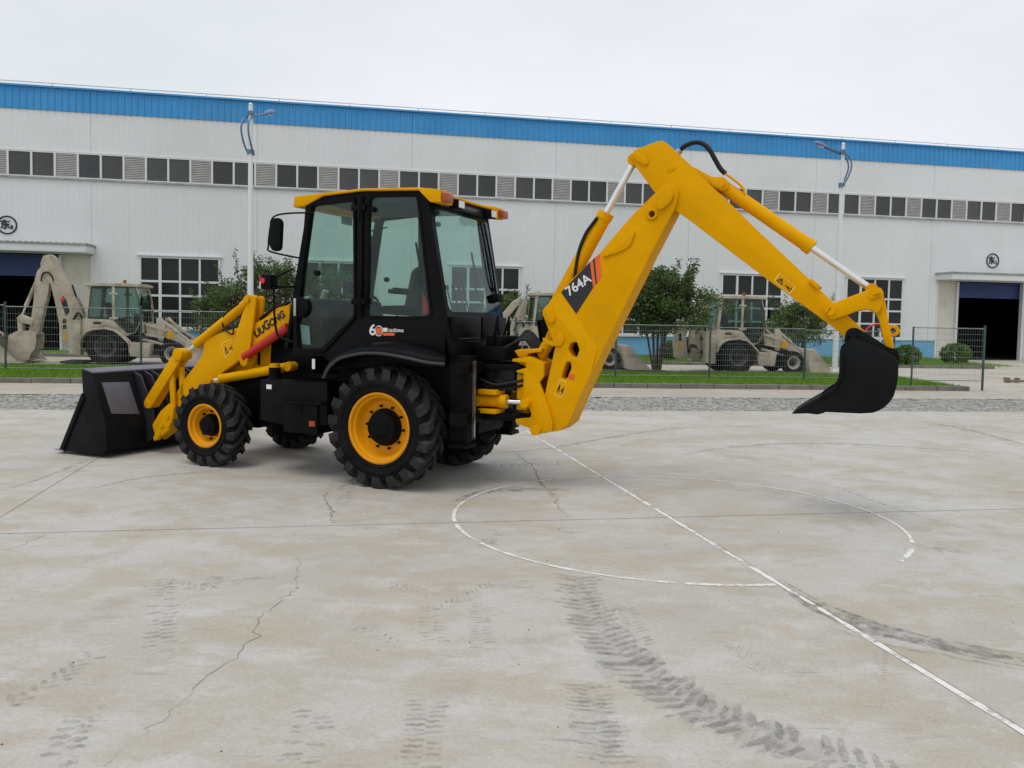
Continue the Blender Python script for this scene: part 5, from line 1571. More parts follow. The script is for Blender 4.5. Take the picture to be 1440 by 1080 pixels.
# ---------------------------------------------------------------- boom
boom = empty('boom', (0, 0, 0), 0, mach)
BW = 0.165
boom_poly = [(-3.016, 3.444), (-3.054, 3.465), (-3.1, 3.47), (-3.155, 3.445), (-3.187, 3.391), (-3.189, 3.323), (-3.169, 3.225), (-2.903, 2.706), (-2.14, 1.132), (-2.001, 0.797), (-1.89, 0.706), (-1.803, 0.691), (-1.714, 0.718), (-1.668, 0.79), (-1.705, 1.107), (-1.825, 1.681), (-1.76, 1.818), (-1.705, 1.94), (-1.677, 2.005), (-1.658, 2.087), (-1.718, 2.161), (-1.837, 2.292), (-2.337, 2.746), (-2.693, 3.144)]
hole1 = rp([(-2.015, 1.727), (-2.091, 1.745), (-2.128, 1.65), (-2.096, 1.56), (-2.035, 1.574), (-1.99, 1.653)], 0.02)
hole2 = rp([(-1.968, 1.506), (-2.019, 1.516), (-2.038, 1.444), (-1.989, 1.319), (-1.938, 1.309), (-1.911, 1.332)], 0.02)
hole3 = [(q_[0], q_[1]) for q_ in [( -2.86 + 0.045 * math.cos(2 * math.pi * i / 16), 3.055 + 0.045 * math.sin(2 * math.pi * i / 16)) for i in range(16)]]
p3 = (-2.915, 0.165, 3.151)
hole3 = [(p3[0] + 0.036 * math.cos(2 * math.pi * i / 16), p3[2] + 0.036 * math.sin(2 * math.pi * i / 16)) for i in range(16)]
mb = MB(); mb.prism(boom_poly, -BW, BW, holes=[hole1, hole2, hole3]); mb.build('boom_body', 'yellow', boom, bev=0.012)
for hh in (hole1, hole2):
    mb = MB(); mb.prism(hh, -0.03, 0.03); mb.build('hole_shade_plug', 'satin', boom, smooth=0)  # black plug put in as the shade inside the boom holes
base_poly = [(-1.779, 2.23), (-2.23, 1.614), (-2.285, 1.423), (-2.148, 1.134), (-2.027, 0.85), (-2.01, 0.8), (-1.9, 0.71), (-1.812, 0.695), (-1.723, 0.722), (-1.678, 0.793), (-1.715, 1.11), (-1.834, 1.682), (-1.77, 1.819), (-1.715, 1.94), (-1.687, 2.005), (-1.668, 2.087), (-1.728, 2.161)]
for s_ in (1, -1):
    mb = MB(); mb.prism(base_poly, min(BW * s_, 0.19 * s_), max(BW * s_, 0.19 * s_), holes=[hole1, hole2]); mb.build('boom_side_plate', 'yellow', boom, bev=0.006)
    cA = [(-1.774, 2.226), (-1.864, 2.296), (-2.329, 1.677), (-2.277, 1.431), (-2.23, 1.614)]
    ydep = [0.19, 0.167, 0.167, 0.19, 0.19]
    mb = MB(); mb.add([(x_, s_ * y_, z_) for (x_, z_), y_ in zip(cA, ydep)] + [(x_, s_ * 0.16, z_) for (x_, z_) in cA], [(0, 1, 2, 3, 4), (9, 8, 7, 6, 5), (0, 1, 6, 5), (1, 2, 7, 6), (2, 3, 8, 7), (3, 4, 9, 8), (4, 0, 5, 9)]); mb.build('chamfer_plate', 'yellow', boom, smooth=0)
    ring = [(p3[0] + 0.062 * math.cos(2 * math.pi * i / 20), p3[2] + 0.062 * math.sin(2 * math.pi * i / 20)) for i in range(20)]
    mb = MB(); mb.prism(ring, min(BW * s_, 0.185 * s_), max(BW * s_, 0.185 * s_), holes=[hole3]); mb.build('boss_ring', 'yellow', boom, bev=0.004)
    for poly, d0 in (([(-1.668, 2.087), (-1.719, 2.136), (-1.781, 2.121), (-1.827, 2.024), (-1.82, 1.958), (-1.768, 1.941), (-1.705, 1.989)], 0.215),
                     ([(-3.092, 3.437), (-3.138, 3.404), (-3.155, 3.343), (-3.127, 3.276), (-3.022, 3.182), (-2.974, 3.207), (-2.988, 3.282)], 0.205),
                     ([(-2.363, 2.688), (-2.402, 2.767), (-2.539, 2.827), (-2.696, 3.001), (-2.737, 2.962), (-2.685, 2.816), (-2.606, 2.763), (-2.525, 2.733)], 0.186)):
        mb = MB(); mb.prism(rp(poly, 0.03), min(0.18 * s_ if d0 > 0.19 else BW * s_, d0 * s_), max(0.18 * s_ if d0 > 0.19 else BW * s_, d0 * s_)); mb.build('pin_cover', 'yellow', boom, bev=0.01)
    # hook
    mb = MB(); mb.prism(rp([(-1.909, 1.838), (-1.945, 1.758), (-1.912, 1.692), (-1.808, 1.681), (-1.72, 1.711), (-1.674, 1.767), (-1.692, 1.776), (-1.746, 1.736), (-1.816, 1.746), (-1.858, 1.804), (-1.874, 1.854)], 0.01, 2), min(0.166 * s_, 0.212 * s_), max(0.166 * s_, 0.212 * s_)); mb.build('lock_hook', 'yellow', boom, bev=0.008)
Y_ = BW
def patch(name, quad, y, material, parent):
    mb = MB(); mb.prism(quad, y + 0.0008, y + 0.0032); return mb.build(name, material, parent, smooth=0)
patch('number_plate', [(-1.881, 2.301), (-2.219, 2.641), (-2.263, 2.35), (-2.071, 2.056)], Y_, 'decalblack', boom)
patch('orange_stripe', [(-2.222, 2.641), (-2.251, 2.668), (-2.291, 2.39), (-2.265, 2.35)], Y_, 'orange', boom)
patch('orange_stripe', [(-2.276, 2.692), (-2.333, 2.722), (-2.36, 2.477), (-2.312, 2.406)], Y_, 'orange', boom)
patch('black_stripe', [(-2.254, 2.67), (-2.273, 2.689), (-2.308, 2.401), (-2.294, 2.39)], Y_, 'decalblack', boom)
q = (-1.985, 0.165, 2.257)
text('model_number', '764A', 0.315, side_frame((q[0], Y_ + 0.0036, q[2]), 33.5), 'white', boom, bold=0.0032, height=0.105)
sticker(boom, [(-1.895, 1.308), (-1.982, 1.276), (-1.926, 1.089), (-1.838, 1.117)], 0.1905)
mb = MB(); mb.box(((-2.041, 0.19, 1.344)[0], 0.193, (-2.041, 0.19, 1.344)[2]), (0.07, 0.006, 0.055)); mb.build('orange_reflector', 'orange', boom)
# boom cylinder with its rod going to the dipper head
ca, cb = [(-1.709, 0, 2.065), (-2.664, 0, 3.77)]
cylinder('dipper_cylinder', mach, ca, cb, 0.665, 0.085, 0.038)
hose(boom, [(-2.269, 0.09, 3.144), (-2.22, 0.09, 3.082), (-2.139, 0.09, 2.972), (-2.066, 0.09, 2.797), (-2.028, 0.09, 2.596), (-2.014, 0.09, 2.458)], 0.02)
hose(boom, [(-2.36, 0.06, 3.16), (-2.309, 0.06, 3.17), (-2.268, 0.06, 3.148), (-2.244, 0.06, 3.109)], 0.012, 'yellow', 'hard_pipe')
ba_, bb_ = [(-1.664, 0, 1.226), (-1.732, 0, 1.815)]
cylinder('boom_cylinder', mach, (-1.50, 0.0, 1.42), (-1.86, 0.0, 2.02), 0.7, 0.07, 0.035)

# ---------------------------------------------------------------- dipper
dip = empty('dipper_arm', (0, 0, 0), 0, mach)
DW = 0.13
dip_poly = [(-2.659, 3.777), (-2.666, 3.831), (-2.697, 3.867), (-2.947, 3.942), (-3.002, 3.941), (-3.065, 3.895), (-3.316, 3.653), (-3.981, 2.985), (-4.491, 2.491), (-4.762, 2.22), (-4.911, 2.08), (-5.072, 1.928), (-5.049, 1.871), (-4.992, 1.834), (-4.906, 1.86), (-4.75, 1.985), (-4.488, 2.181), (-4.141, 2.434), (-3.295, 3.089), (-3.131, 3.201), (-2.923, 3.393), (-2.701, 3.69)]
mb = MB(); mb.prism(dip_poly, -DW, DW); mb.build('dipper_body', 'yellow', dip, bev=0.012)
for s_ in (1, -1):
    for poly, d0 in (([(-2.669, 3.821), (-2.732, 3.84), (-2.845, 3.756), (-2.854, 3.702), (-2.816, 3.681), (-2.711, 3.741)], 0.15), ([(-3.318, 3.651), (-3.425, 3.592), (-3.531, 3.527), (-3.663, 3.519), (-3.709, 3.458), (-3.696, 3.392), (-3.639, 3.373), (-3.549, 3.422), (-3.457, 3.516)], 0.11),
                     ([(-3.058, 3.666), (-3.15, 3.676), (-3.167, 3.637), (-3.068, 3.582)], 0.136), ([(-3.509, 3.513), (-3.568, 3.525), (-3.672, 3.46), (-3.667, 3.416), (-3.623, 3.396), (-3.534, 3.437)], 0.135)):
        mb = MB(); mb.prism(rp(poly, 0.03), min(0.06 * s_, d0 * s_), max(0.06 * s_, d0 * s_)); mb.build('lug_plate', 'yellow', dip, bev=0.008)
    mb = MB(); mb.bar(Vector((-4.548, 0.15, 2.439)) * 1.0, Vector((-4.638, 0.15, 2.354)), 0.03, 0.04)
    mb.v = [(x_, y_ if s_ > 0 else -y_, z_) for x_, y_, z_ in mb.v]
    mb.build('hose_clip', 'yellow', dip, bev=0.005)
sticker(dip, [(-4.253, 2.507), (-4.414, 2.361), (-4.354, 2.292), (-4.197, 2.427)], 0.131)
ca, cb = [(-3.605, 0, 3.456), (-5.121, 0, 2.346)]
cylinder('bucket_cylinder', mach, ca, cb, 0.615, 0.072, 0.034)
hose(dip, [(-3.165, 0.05, 3.821), (-3.217, 0.05, 3.878), (-3.323, 0.05, 3.912), (-3.414, 0.05, 3.894), (-3.491, 0.05, 3.821), (-3.554, 0.05, 3.712), (-3.609, 0.05, 3.619), (-3.662, 0.05, 3.564)], 0.026)
mb = MB(); mb.cyl((-3.142, 0.05, 3.807), (-3.18, 0.05, 3.843), 0.036, 10); mb.build('hose_fitting', 'steel', dip)
hose(dip, [(-3.662, 0.05, 3.564), (-3.737, 0.05, 3.508), (-3.835, 0.05, 3.421), (-3.866, 0.05, 3.361), (-3.853, 0.05, 3.302)], 0.013, 'yellow', 'hard_pipe', 5)
# bucket linkage
lk = empty('bucket_linkage', (0, 0, 0), 0, mach)
lk1 = [(-4.739, 2.19), (-4.836, 2.229), (-5.114, 2.346), (-5.196, 2.36), (-5.229, 2.311), (-5.221, 2.181), (-5.18, 2.104), (-5.09, 2.148), (-4.995, 2.129), (-4.9, 2.086), (-4.771, 2.035), (-4.716, 2.076)]
lk2 = [(-5.098, 2.264), (-5.14, 2.333), (-5.21, 2.341), (-5.246, 2.223), (-5.285, 2.009), (-5.344, 1.775), (-5.308, 1.74), (-5.262, 1.78), (-5.196, 2.042), (-5.161, 2.111)]
for s_ in (1, -1):
    mb = MB(); mb.prism(rp(lk1, 0.02), min(0.15 * s_, 0.195 * s_), max(0.15 * s_, 0.195 * s_)); mb.build('guide_link', 'yellow', lk, bev=0.01)
mb = MB(); mb.prism(rp(lk2, 0.02), -0.14, 0.14); mb.build('bucket_link', 'yellow', lk, bev=0.012)
q = (-5.329, 0, 1.94)
ring = [(q[0] + 0.058 * math.cos(2 * math.pi * i / 18), q[2] + 0.058 * math.sin(2 * math.pi * i / 18)) for i in range(18)]
rin = [(q[0] + 0.026 * math.cos(2 * math.pi * i / 14), q[2] + 0.026 * math.sin(2 * math.pi * i / 14)) for i in range(14)]
mb = MB(); mb.prism(ring, -0.03, 0.03, holes=[rin]); mb.bb(q[0] + 0.03, q[0] + 0.09, -0.03, 0.03, q[2] - 0.05, q[2] + 0.03); mb.build('lifting_eye', 'yellow', lk, bev=0.006)
for (px_, pz_) in [(-4.753, 2.129), (-5.161, 2.311)]:
    mb = MB(); mb.cyl((px_, -0.215, pz_), (px_, 0.215, pz_), 0.05, 16); mb.build('pivot_pin', 'yellow', lk)
for poly in ([(-4.71, 2.097), (-4.74, 2.168), (-4.767, 2.154), (-4.73, 2.083)], [(-5.098, 2.283), (-5.198, 2.311), (-5.212, 2.27), (-5.112, 2.242)]):
    mb = MB(); mb.prism(poly, 0.196, 0.215); mb.build('pin_keeper', 'yellow', lk, bev=0.004)

# ---------------------------------------------------------------- digging bucket
db = empty('digging_bucket', (0, 0, 0), 0, mach)
side = [(-4.859, 1.731), (-4.87, 1.787), (-4.975, 1.873), (-5.216, 1.77), (-5.335, 1.693), (-5.38, 1.641), (-5.379, 1.506), (-5.37, 1.417), (-5.349, 1.321), (-5.315, 1.258), (-5.268, 1.204), (-5.22, 1.17), (-5.171, 1.149), (-5.065, 1.135), (-4.751, 1.129), (-4.614, 1.117), (-4.655, 1.247), (-4.738, 1.322), (-4.801, 1.367), (-4.838, 1.418), (-4.855, 1.474), (-4.86, 1.523)]
for s_ in (1, -1):
    mb = MB(); mb.prism(side, min(0.335 * s_, 0.36 * s_), max(0.335 * s_, 0.36 * s_)); mb.build('bucket_side', 'bucket', db, bev=0.006)
    cut = [(-4.861, 1.69), (-4.86, 1.524), (-4.855, 1.475), (-4.838, 1.418), (-4.801, 1.368), (-4.738, 1.322), (-4.656, 1.248), (-4.676, 1.228), (-4.765, 1.296), (-4.828, 1.348), (-4.87, 1.413), (-4.894, 1.484), (-4.893, 1.691)]
    mb = MB(); mb.prism(cut, min(0.361 * s_, 0.378 * s_), max(0.361 * s_, 0.378 * s_)); mb.build('side_cutter', 'bucket', db, bev=0.004)
    ear = rp([(-4.89, 1.826), (-4.9, 1.903), (-4.937, 1.953), (-4.982, 1.965), (-5.027, 1.948), (-5.28, 1.782), (-5.337, 1.766), (-5.381, 1.73), (-5.392, 1.62), (-5.328, 1.659), (-4.975, 1.8), (-4.911, 1.77)], 0.02)
    mb = MB(); mb.prism(ear, min(0.15 * s_, 0.20 * s_), max(0.15 * s_, 0.20 * s_)); e_ = mb.build('bucket_ear', 'bucket', db, bev=0.008)
    for (px_, pz_), r_ in zip([(-4.965, 1.898), (-5.32, 1.707)], (0.062, 0.062)):
        mb = MB(); mb.lathe([(0.0, 0.045), (r_ * 0.6, 0.045), (r_ * 0.7, 0.03), (r_, 0.03), (r_, 0.0), (0, 0)], (px_, 0.19 * s_ if s_ > 0 else 0.19 * s_ - 0.045, pz_), 20); mb.build('bucket_pin', 'bucket', db)
curve = [(-4.889, 1.787), (-4.975, 1.866), (-5.216, 1.77), (-5.335, 1.7), (-5.38, 1.641), (-5.379, 1.506), (-5.37, 1.417), (-5.349, 1.321), (-5.315, 1.258), (-5.268, 1.204), (-5.22, 1.17), (-5.171, 1.149), (-5.065, 1.135), (-4.751, 1.129), (-4.587, 1.115)]
cin = [(-4.903, 1.753), (-4.983, 1.832), (-5.205, 1.736), (-5.318, 1.672), (-5.356, 1.626), (-5.355, 1.504), (-5.345, 1.423), (-5.324, 1.333), (-5.296, 1.277), (-5.255, 1.23), (-5.206, 1.197), (-5.163, 1.176), (-5.064, 1.163), (-4.75, 1.15), (-4.587, 1.13)]
mb = MB(); mb.prism(curve + cin[::-1], -0.336, 0.336); mb.build('bucket_shell', 'bucket', db, bev=0.003)
for y in (-0.30, -0.15, 0.0, 0.15, 0.30):
    mb = MB(); mb.prism([(-4.429, 1.088), (-4.475, 1.127), (-4.567, 1.194), (-4.658, 1.256), (-4.737, 1.246), (-4.742, 1.119), (-4.677, 1.097), (-4.584, 1.102)], y - 0.035, y + 0.035); mb.build('tooth', 'bucket', db, bev=0.006)

# ------------------------------------------------------------------ sand-coloured backhoe loaders on the works road
# local axes: x forward, y left, z up; origin on the ground under the rear axle
def tan_loader(loc, rz, label, boom_out):
    root = empty('sand_backhoe_loader', loc, rz)
    tag(root, label, 'backhoe loader', 'sand-coloured backhoe loaders parked on the works road')
    for s_ in (1, -1):
        make_wheel('rear_wheel', root, (0, 0.85 * s_, 0.68), s_, 0.68, 0.42, 0.38, 0.2, 0.08, 16, 0.04, 0.09, -0.36, 'darkrim', 'mud', 'tanrubber', 'tanrubber', nuts=6, dish=0.08)
        make_wheel('front_wheel', root, (2.28, 0.83 * s_, 0.45), s_, 0.45, 0.32, 0.25, 0.12, 0.07, 14, 0.03, 0.07, -0.42, 'tanrim', 'mud', 'tanrubber', 'tanrubber', nuts=6, dish=0.06)
    mb = MB(); mb.prism([(-0.95, 0.55), (2.6, 0.60), (2.65, 1.05), (1.2, 1.2), (-0.95, 1.25)], -0.36, 0.36); mb.bb(-0.15, 0.15, -0.7, 0.7, 0.55, 0.8); mb.bb(2.2, 2.36, -0.7, 0.7, 0.38, 0.52); mb.build('chassis', 'mud', root, bev=0.02)
    cab = empty('cab', (0, 0, 0), 0, root)
    so = [(-0.771, 1.629), (-0.686, 2.886), (1, 2.914), (1.114, 2.429), (1.2, 1.771), (0.943, 1.2), (0.629, 1.086), (0.2, 1.114), (-0.029, 1.343), (-0.371, 1.229), (-0.829, 1.086)]
    h1 = rp([(-0.543, 2.843), (0.171, 2.871), (0.171, 1.7), (-0.671, 1.714)], 0.05)
    h2 = rp([(0.243, 2.871), (0.929, 2.871), (1.071, 2.429), (1.157, 1.8), (0.914, 1.229), (0.657, 1.2), (0.243, 1.657)], 0.05)
    for s_ in (1, -1):
        a, b_ = sorted((0.70 * s_, 0.75 * s_))
        mb = MB(); mb.prism(so, a, b_, holes=[h1, h2]); mb.build('cab_side', 'tan', cab, bev=0.012)
        for hh in (h1, h2):
            cx_ = sum(p_[0] for p_ in hh) / len(hh); cz_ = sum(p_[1] for p_ in hh) / len(hh)
            big = [(cx_ + (p_[0] - cx_) * 1.07, cz_ + (p_[1] - cz_) * 1.035) for p_ in hh]
            a2, b2 = sorted((0.75 * s_, 0.757 * s_))
            mb = MB(); mb.prism(big, a2, b2, holes=[hh]); mb.build('window_seal', 'mud', cab)
            mb = MB(); mb.prism(hh, 0.722 * s_, 0.728 * s_); mb.build('window_pane', 'glass_tan', cab, smooth=0)
        mb = MB(); mb.bb(0.15, 0.26, min(0.745 * s_, 0.78 * s_), max(0.745 * s_, 0.78 * s_), 1.65, 2.9); mb.build('door_post', 'tan', cab, bev=0.01)
        for z in (1.72, 2.62):
            mb = MB(); mb.bb(0.06, 0.36, min(0.75 * s_, 0.80 * s_), max(0.75 * s_, 0.80 * s_), z - 0.035, z + 0.035); mb.build('hinge', 'tan', cab, bev=0.01)
        f_ = [(-0.886, 0.857), (-0.8, 1.086), (-0.657, 1.257), (-0.429, 1.343), (0, 1.386), (0.314, 1.314), (0.543, 1.143), (0.771, 0.914), (0.829, 0.8)]
        mb = MB(); mb.prism(f_ + [(x_ * 0.98, z_ - 0.07) for x_, z_ in f_][::-1], min(0.70 * s_, 1.08 * s_), max(0.70 * s_, 1.08 * s_)); mb.build('fender', 'tan', root, bev=0.02)
        mb = MB(); mb.prism([(-0.857, 1.686), (0.2, 1.629), (0.6, 1.114), (0.314, 1.314), (0, 1.386), (-0.429, 1.343), (-0.657, 1.257), (-0.8, 1.086), (-0.886, 0.943)], min(0.751 * s_, 0.80 * s_), max(0.751 * s_, 0.80 * s_)); sp2 = mb.build('side_panel', 'tan', root, bev=0.01)
        mb = MB(); mb.bb(-0.48, -0.22, min(0.80 * s_, 0.806 * s_), max(0.80 * s_, 0.806 * s_), 1.50, 1.58); mb.build('vent', 'mud', sp2)
        mb = MB(); mb.prism([(0.743, 0.857), (1.571, 0.829), (1.543, 0.714), (1.486, 0.314), (0.829, 0.343)], min(0.55 * s_, 1.0 * s_), max(0.55 * s_, 1.0 * s_)); mb.build('tool_box', 'tan', root, bev=0.02)
        mb = MB(); mb.prism([(-1.314, 1.629), (-0.886, 1.629), (-0.886, 0.371), (-1.286, 0.4)], min(0.62 * s_, 0.92 * s_), max(0.62 * s_, 0.92 * s_)); mb.build('stabiliser', 'tan', root, bev=0.02)
        # loader arm, lift and tilt rams
        mb = MB(); mb.prism([(1.229, 1.457), (1.686, 1.571), (1.971, 1.486), (2.314, 1.314), (2.714, 1.029), (2.943, 0.714), (3.114, 0.286), (2.914, 0.2), (2.657, 0.6), (2.257, 0.914), (1.914, 1.029), (1.286, 1.171)], min(0.42 * s_, 0.52 * s_), max(0.42 * s_, 0.52 * s_)); ar = mb.build('loader_arm', 'tan', root, bev=0.015)
        mb = MB(); mb.prism([(1.629, 1.743), (1.8, 1.8), (1.971, 1.571), (1.857, 0.886), (1.686, 0.943)], min(0.53 * s_, 0.57 * s_), max(0.53 * s_, 0.57 * s_)); mb.build('arm_bracket', 'tan', ar, bev=0.01)
        mb = MB(); mb.prism([(1.943, 1.229), (2.171, 1.286), (2.257, 1.057), (2.029, 0.971)], min(0.521 * s_, 0.526 * s_), max(0.521 * s_, 0.526 * s_)); mb.build('yellow_sticker', 'yellow', ar)
        A_, B_ = [(1.743, 1.714), (2.829, 0.857)]
        cylinder('tilt_ram', root, (A_[0], 0.50 * s_, A_[1]), (B_[0], 0.50 * s_, B_[1]), 0.55, 0.06, 0.03, 'tan', 'steel')
        A_, B_ = [(1.171, 0.943), (2.086, 0.714)]
        cylinder('lift_ram', root, (A_[0], 0.48 * s_, A_[1]), (B_[0], 0.48 * s_, B_[1]), 0.7, 0.06, 0.03, 'tan', 'steel')
        hose(root, [(1.15, 0.55 * s_, 2.1), (1.22, 0.62 * s_, 1.8), (1.3, 0.5 * s_, 1.55)], 0.02)
    for z0, z1, nm in ((2.88, 2.96, 'roof_rim'), (2.962, 3.0, 'roof_panel')):
        k = 0.0 if nm == 'roof_rim' else 0.06
        mb = MB(); mb.bb(-0.80 + k, 1.14 - k, -0.80 + k, 0.80 - k, z0, z1); mb.build(nm, 'tan', cab, bev=0.02)
    xb = lambda z: -0.66 - (2.9 - z) * 0.10
    xq = lambda z: 1.02 + (2.9 - z) * 0.12
    mb = MB(); mb.prism([(-0.72, 1.2), (0.72, 1.2), (0.72, 2.9), (-0.72, 2.9)], 0, 1, slanted(xb, 0.05), holes=[rp([(-0.62, 1.75), (0.62, 1.75), (0.62, 2.8), (-0.62, 2.8)], 0.08)]); mb.build('rear_frame', 'tan', cab, bev=0.01)
    mb = MB(); mb.prism([(-0.63, 1.74), (0.63, 1.74), (0.63, 2.81), (-0.63, 2.81)], -0.01, -0.003, slanted(xb, 1)); mb.build('rear_window', 'glass_tan', cab, smooth=0)
    mb = MB(); mb.prism([(-0.72, 1.2), (0.72, 1.2), (0.72, 2.9), (-0.72, 2.9)], 0, 1, slanted(xq, -0.05), holes=[rp([(-0.62, 1.6), (0.62, 1.6), (0.62, 2.8), (-0.62, 2.8)], 0.08)]); mb.build('front_frame', 'tan', cab, bev=0.01)
    mb = MB(); mb.prism([(-0.63, 1.59), (0.63, 1.59), (0.63, 2.81), (-0.63, 2.81)], -0.02, -0.013, slanted(xq, 1)); mb.build('windscreen', 'glass_tan', cab, smooth=0)
    mb = MB(); mb.bb(-0.7, 1.1, -0.7, 0.7, 1.2, 1.26); mb.build('cab_floor', 'mud', cab)
    mb = MB(); mb.prism([(-0.66, 1.26), (0.45, 1.26), (0.35, 1.62), (-0.66, 1.68)], -0.68, 0.68); mb.build('seat_platform', 'seat', cab, bev=0.02)
    st = empty('driver_seat', (0, 0, 0), 0, root)
    mb = MB(); mb.prism([(-0.25, 1.6), (0.25, 1.62), (0.25, 1.72), (-0.2, 1.74)], -0.25, 0.25); mb.build('cushion', 'seat', st, bev=0.03)
    mb = MB(); mb.prism([(-0.2, 1.7), (-0.08, 1.72), (-0.18, 2.3), (-0.3, 2.28)], -0.24, 0.24); mb.build('backrest', 'seat', st, bev=0.03)
    mb = MB(); mb.prism([(0.72, 1.26), (0.98, 1.26), (0.9, 1.85), (0.7, 1.9)], -0.2, 0.2); mb.build('steering_column', 'mud', root, bev=0.03)
    mb = MB(); mb.tube([(0.66 + 0.08 * math.cos(2 * math.pi * i / 16), 0.19 * math.sin(2 * math.pi * i / 16), 1.95 - 0.15 * math.cos(2 * math.pi * i / 16)) for i in range(17)], 0.014, 6, False); mb.build('steering_wheel', 'satin', root)
    mb = MB(); mb.cyl((0.45, -0.3, 3.0), (0.45, -0.3, 3.03), 0.07, 12); mb.cyl((0.45, -0.3, 3.03), (0.45, -0.3, 3.14), 0.055, 12); mb.build('beacon', 'amber', root)
    mb = MB(); mb.prism([(1.12, 0.9), (2.55, 0.9), (2.6, 1.05), (2.4, 1.2), (1.12, 1.45)], -0.32, 0.32); mb.build('bonnet', 'mud', root, bev=0.04)
    mb = MB(); mb.tube([(1.3, -0.2, 1.6), (1.3, -0.2, 2.45), (1.24, -0.2, 2.6)], 0.045, 10); mb.build('exhaust_pipe', 'mud', root)
    mb = MB(); mb.tube([(1.08, -0.74, 2.6), (1.22, -0.9, 2.62), (1.22, -0.9, 2.35)], 0.012, 6); mb.build('mirror_arm', 'satin', root)
    mb = MB(); mb.bb(1.19, 1.25, -0.98, -0.82, 2.15, 2.5); mb.build('mirror_housing', 'satin', root, bev=0.02)
    # front bucket
    bk = empty('loader_bucket', (0, 0, 0), 0, root)
    sh = [(3.02, 1.0), (2.86, 0.98), (2.78, 0.55), (2.86, 0.10), (3.1, 0.04), (3.9, 0.05)]
    ih = [(3.02, 0.98), (2.88, 0.95), (2.80, 0.55), (2.88, 0.12), (3.1, 0.065), (3.9, 0.065)]
    mb = MB(); mb.prism(sh + ih[::-1], -1.15, 1.15); mb.build('bucket_shell', 'tan', bk, bev=0.005)
    for s_ in (1, -1):
        mb = MB(); mb.prism([(3.02, 1.0), (2.86, 0.98), (2.78, 0.55), (2.86, 0.10), (3.1, 0.04), (3.9, 0.05), (3.35, 0.6)], min(1.15 * s_, 1.18 * s_), max(1.15 * s_, 1.18 * s_)); mb.build('bucket_side', 'tan', bk, bev=0.008)
    # backhoe
    pv = Vector((-1.35, 0, 0.85))
    mb = MB(); mb.bb(-1.05, -0.95, -0.9, 0.9, 0.62, 1.4); mb.bb(-1.35, -1.0, -0.2, 0.2, 0.72, 0.85); mb.bb(-1.35, -1.0, -0.2, 0.2, 1.3, 1.4); mb.build('rear_carriage', 'mud', root, bev=0.02)
    mb = MB(); mb.prism([(-1.2, 0.55), (-1.5, 0.55), (-1.62, 0.85), (-1.55, 1.6), (-1.25, 1.65)], -0.2, 0.2); mb.build('swing_post', 'tan', root, bev=0.02)
    for s_ in (1, -1):
        mb = MB(); mb.bb(1.2, 1.75, min(0.36 * s_, 0.4 * s_), max(0.36 * s_, 0.4 * s_), 1.0, 1.5); mb.build('engine_side', 'mud', root, bev=0.02)
        mb = MB(); mb.bar((1.25, 0.55 * s_, 1.52), (2.0, 0.55 * s_, 1.28), 0.06, 0.1); mb.build('arm_brace', 'tan', root, bev=0.01)
        mb = MB(); mb.bar((1.22, 0.56 * s_, 1.15), (1.9, 0.56 * s_, 1.02), 0.06, 0.09); mb.build('arm_brace', 'tan', root, bev=0.01)
    for k in range(5):
        hose(root, [(-1.0, -0.25 + 0.1 * k, 1.5), (-1.2, -0.3 + 0.1 * k, 1.9), (-1.45, -0.2 + 0.08 * k, 1.5)], 0.022, n=5)
    if boom_out:
        bp = [(-2.421, 3.974), (-2.184, 4.026), (-2.026, 3.895), (-1.921, 3.579), (-1.5, 2.842), (-1.184, 2.184), (-1.026, 1.737), (-0.974, 1.132), (-0.921, 0.5), (-1.132, 0.421), (-1.447, 0.5), (-1.816, 0.684), (-1.895, 1.395), (-2.026, 2.184), (-2.184, 2.921), (-2.368, 3.184), (-2.5, 3.395), (-2.526, 3.711)]
        dpp = [(-2.526, 3.553), (-2.368, 3.342), (-2.211, 3.079), (-2.342, 2.316), (-2.474, 1.789), (-2.605, 1.184), (-2.868, 0.974), (-2.974, 1.105), (-2.895, 1.526), (-2.789, 2.316), (-2.737, 3.105), (-2.658, 3.395)]
        bkp = [(-3.553, 1.026), (-3.289, 1.184), (-2.974, 1.211), (-2.632, 1.132), (-2.605, 0.921), (-2.658, 0.553), (-2.816, 0.342), (-2.868, 0.132), (-3.237, 0.053), (-3.553, 0.132), (-3.605, 0.474)]
        mb = MB(); mb.prism(bp, -0.16, 0.16); bm_ = mb.build('boom', 'tan', root, bev=0.02)
        for yy in (-1, 1):
            mb = MB(); mb.prism([(-1.816, 2.263), (-1.658, 2.421), (-1.526, 1.921), (-1.658, 1.763)], min(0.161 * yy, 0.166 * yy), max(0.161 * yy, 0.166 * yy)); mb.build('number_plate', 'decalblack', bm_)
            mb = MB(); mb.prism([(-1.868, 2.342), (-1.737, 2.526), (-1.684, 2.447), (-1.789, 2.263)], min(0.161 * yy, 0.166 * yy), max(0.161 * yy, 0.166 * yy)); mb.build('red_plate', 'redlens', bm_)
            mb = MB(); mb.prism([(-1.711, 1.132), (-1.605, 1.132), (-1.605, 0.921), (-1.711, 0.921)], min(0.161 * yy, 0.166 * yy), max(0.161 * yy, 0.166 * yy)); mb.build('yellow_sticker', 'yellow', bm_)
            for hz in (453, 461):
                q_ = ((82 - 147) / 38, (513 - hz) / 38)
                mb = MB(); mb.prism(rp([(q_[0] - 0.07, q_[1] - 0.09), (q_[0] + 0.07, q_[1] - 0.07), (q_[0] + 0.05, q_[1] + 0.09), (q_[0] - 0.06, q_[1] + 0.07)], 0.03), min(0.161 * yy, 0.166 * yy), max(0.161 * yy, 0.166 * yy)); mb.build('slot', 'mud', bm_)
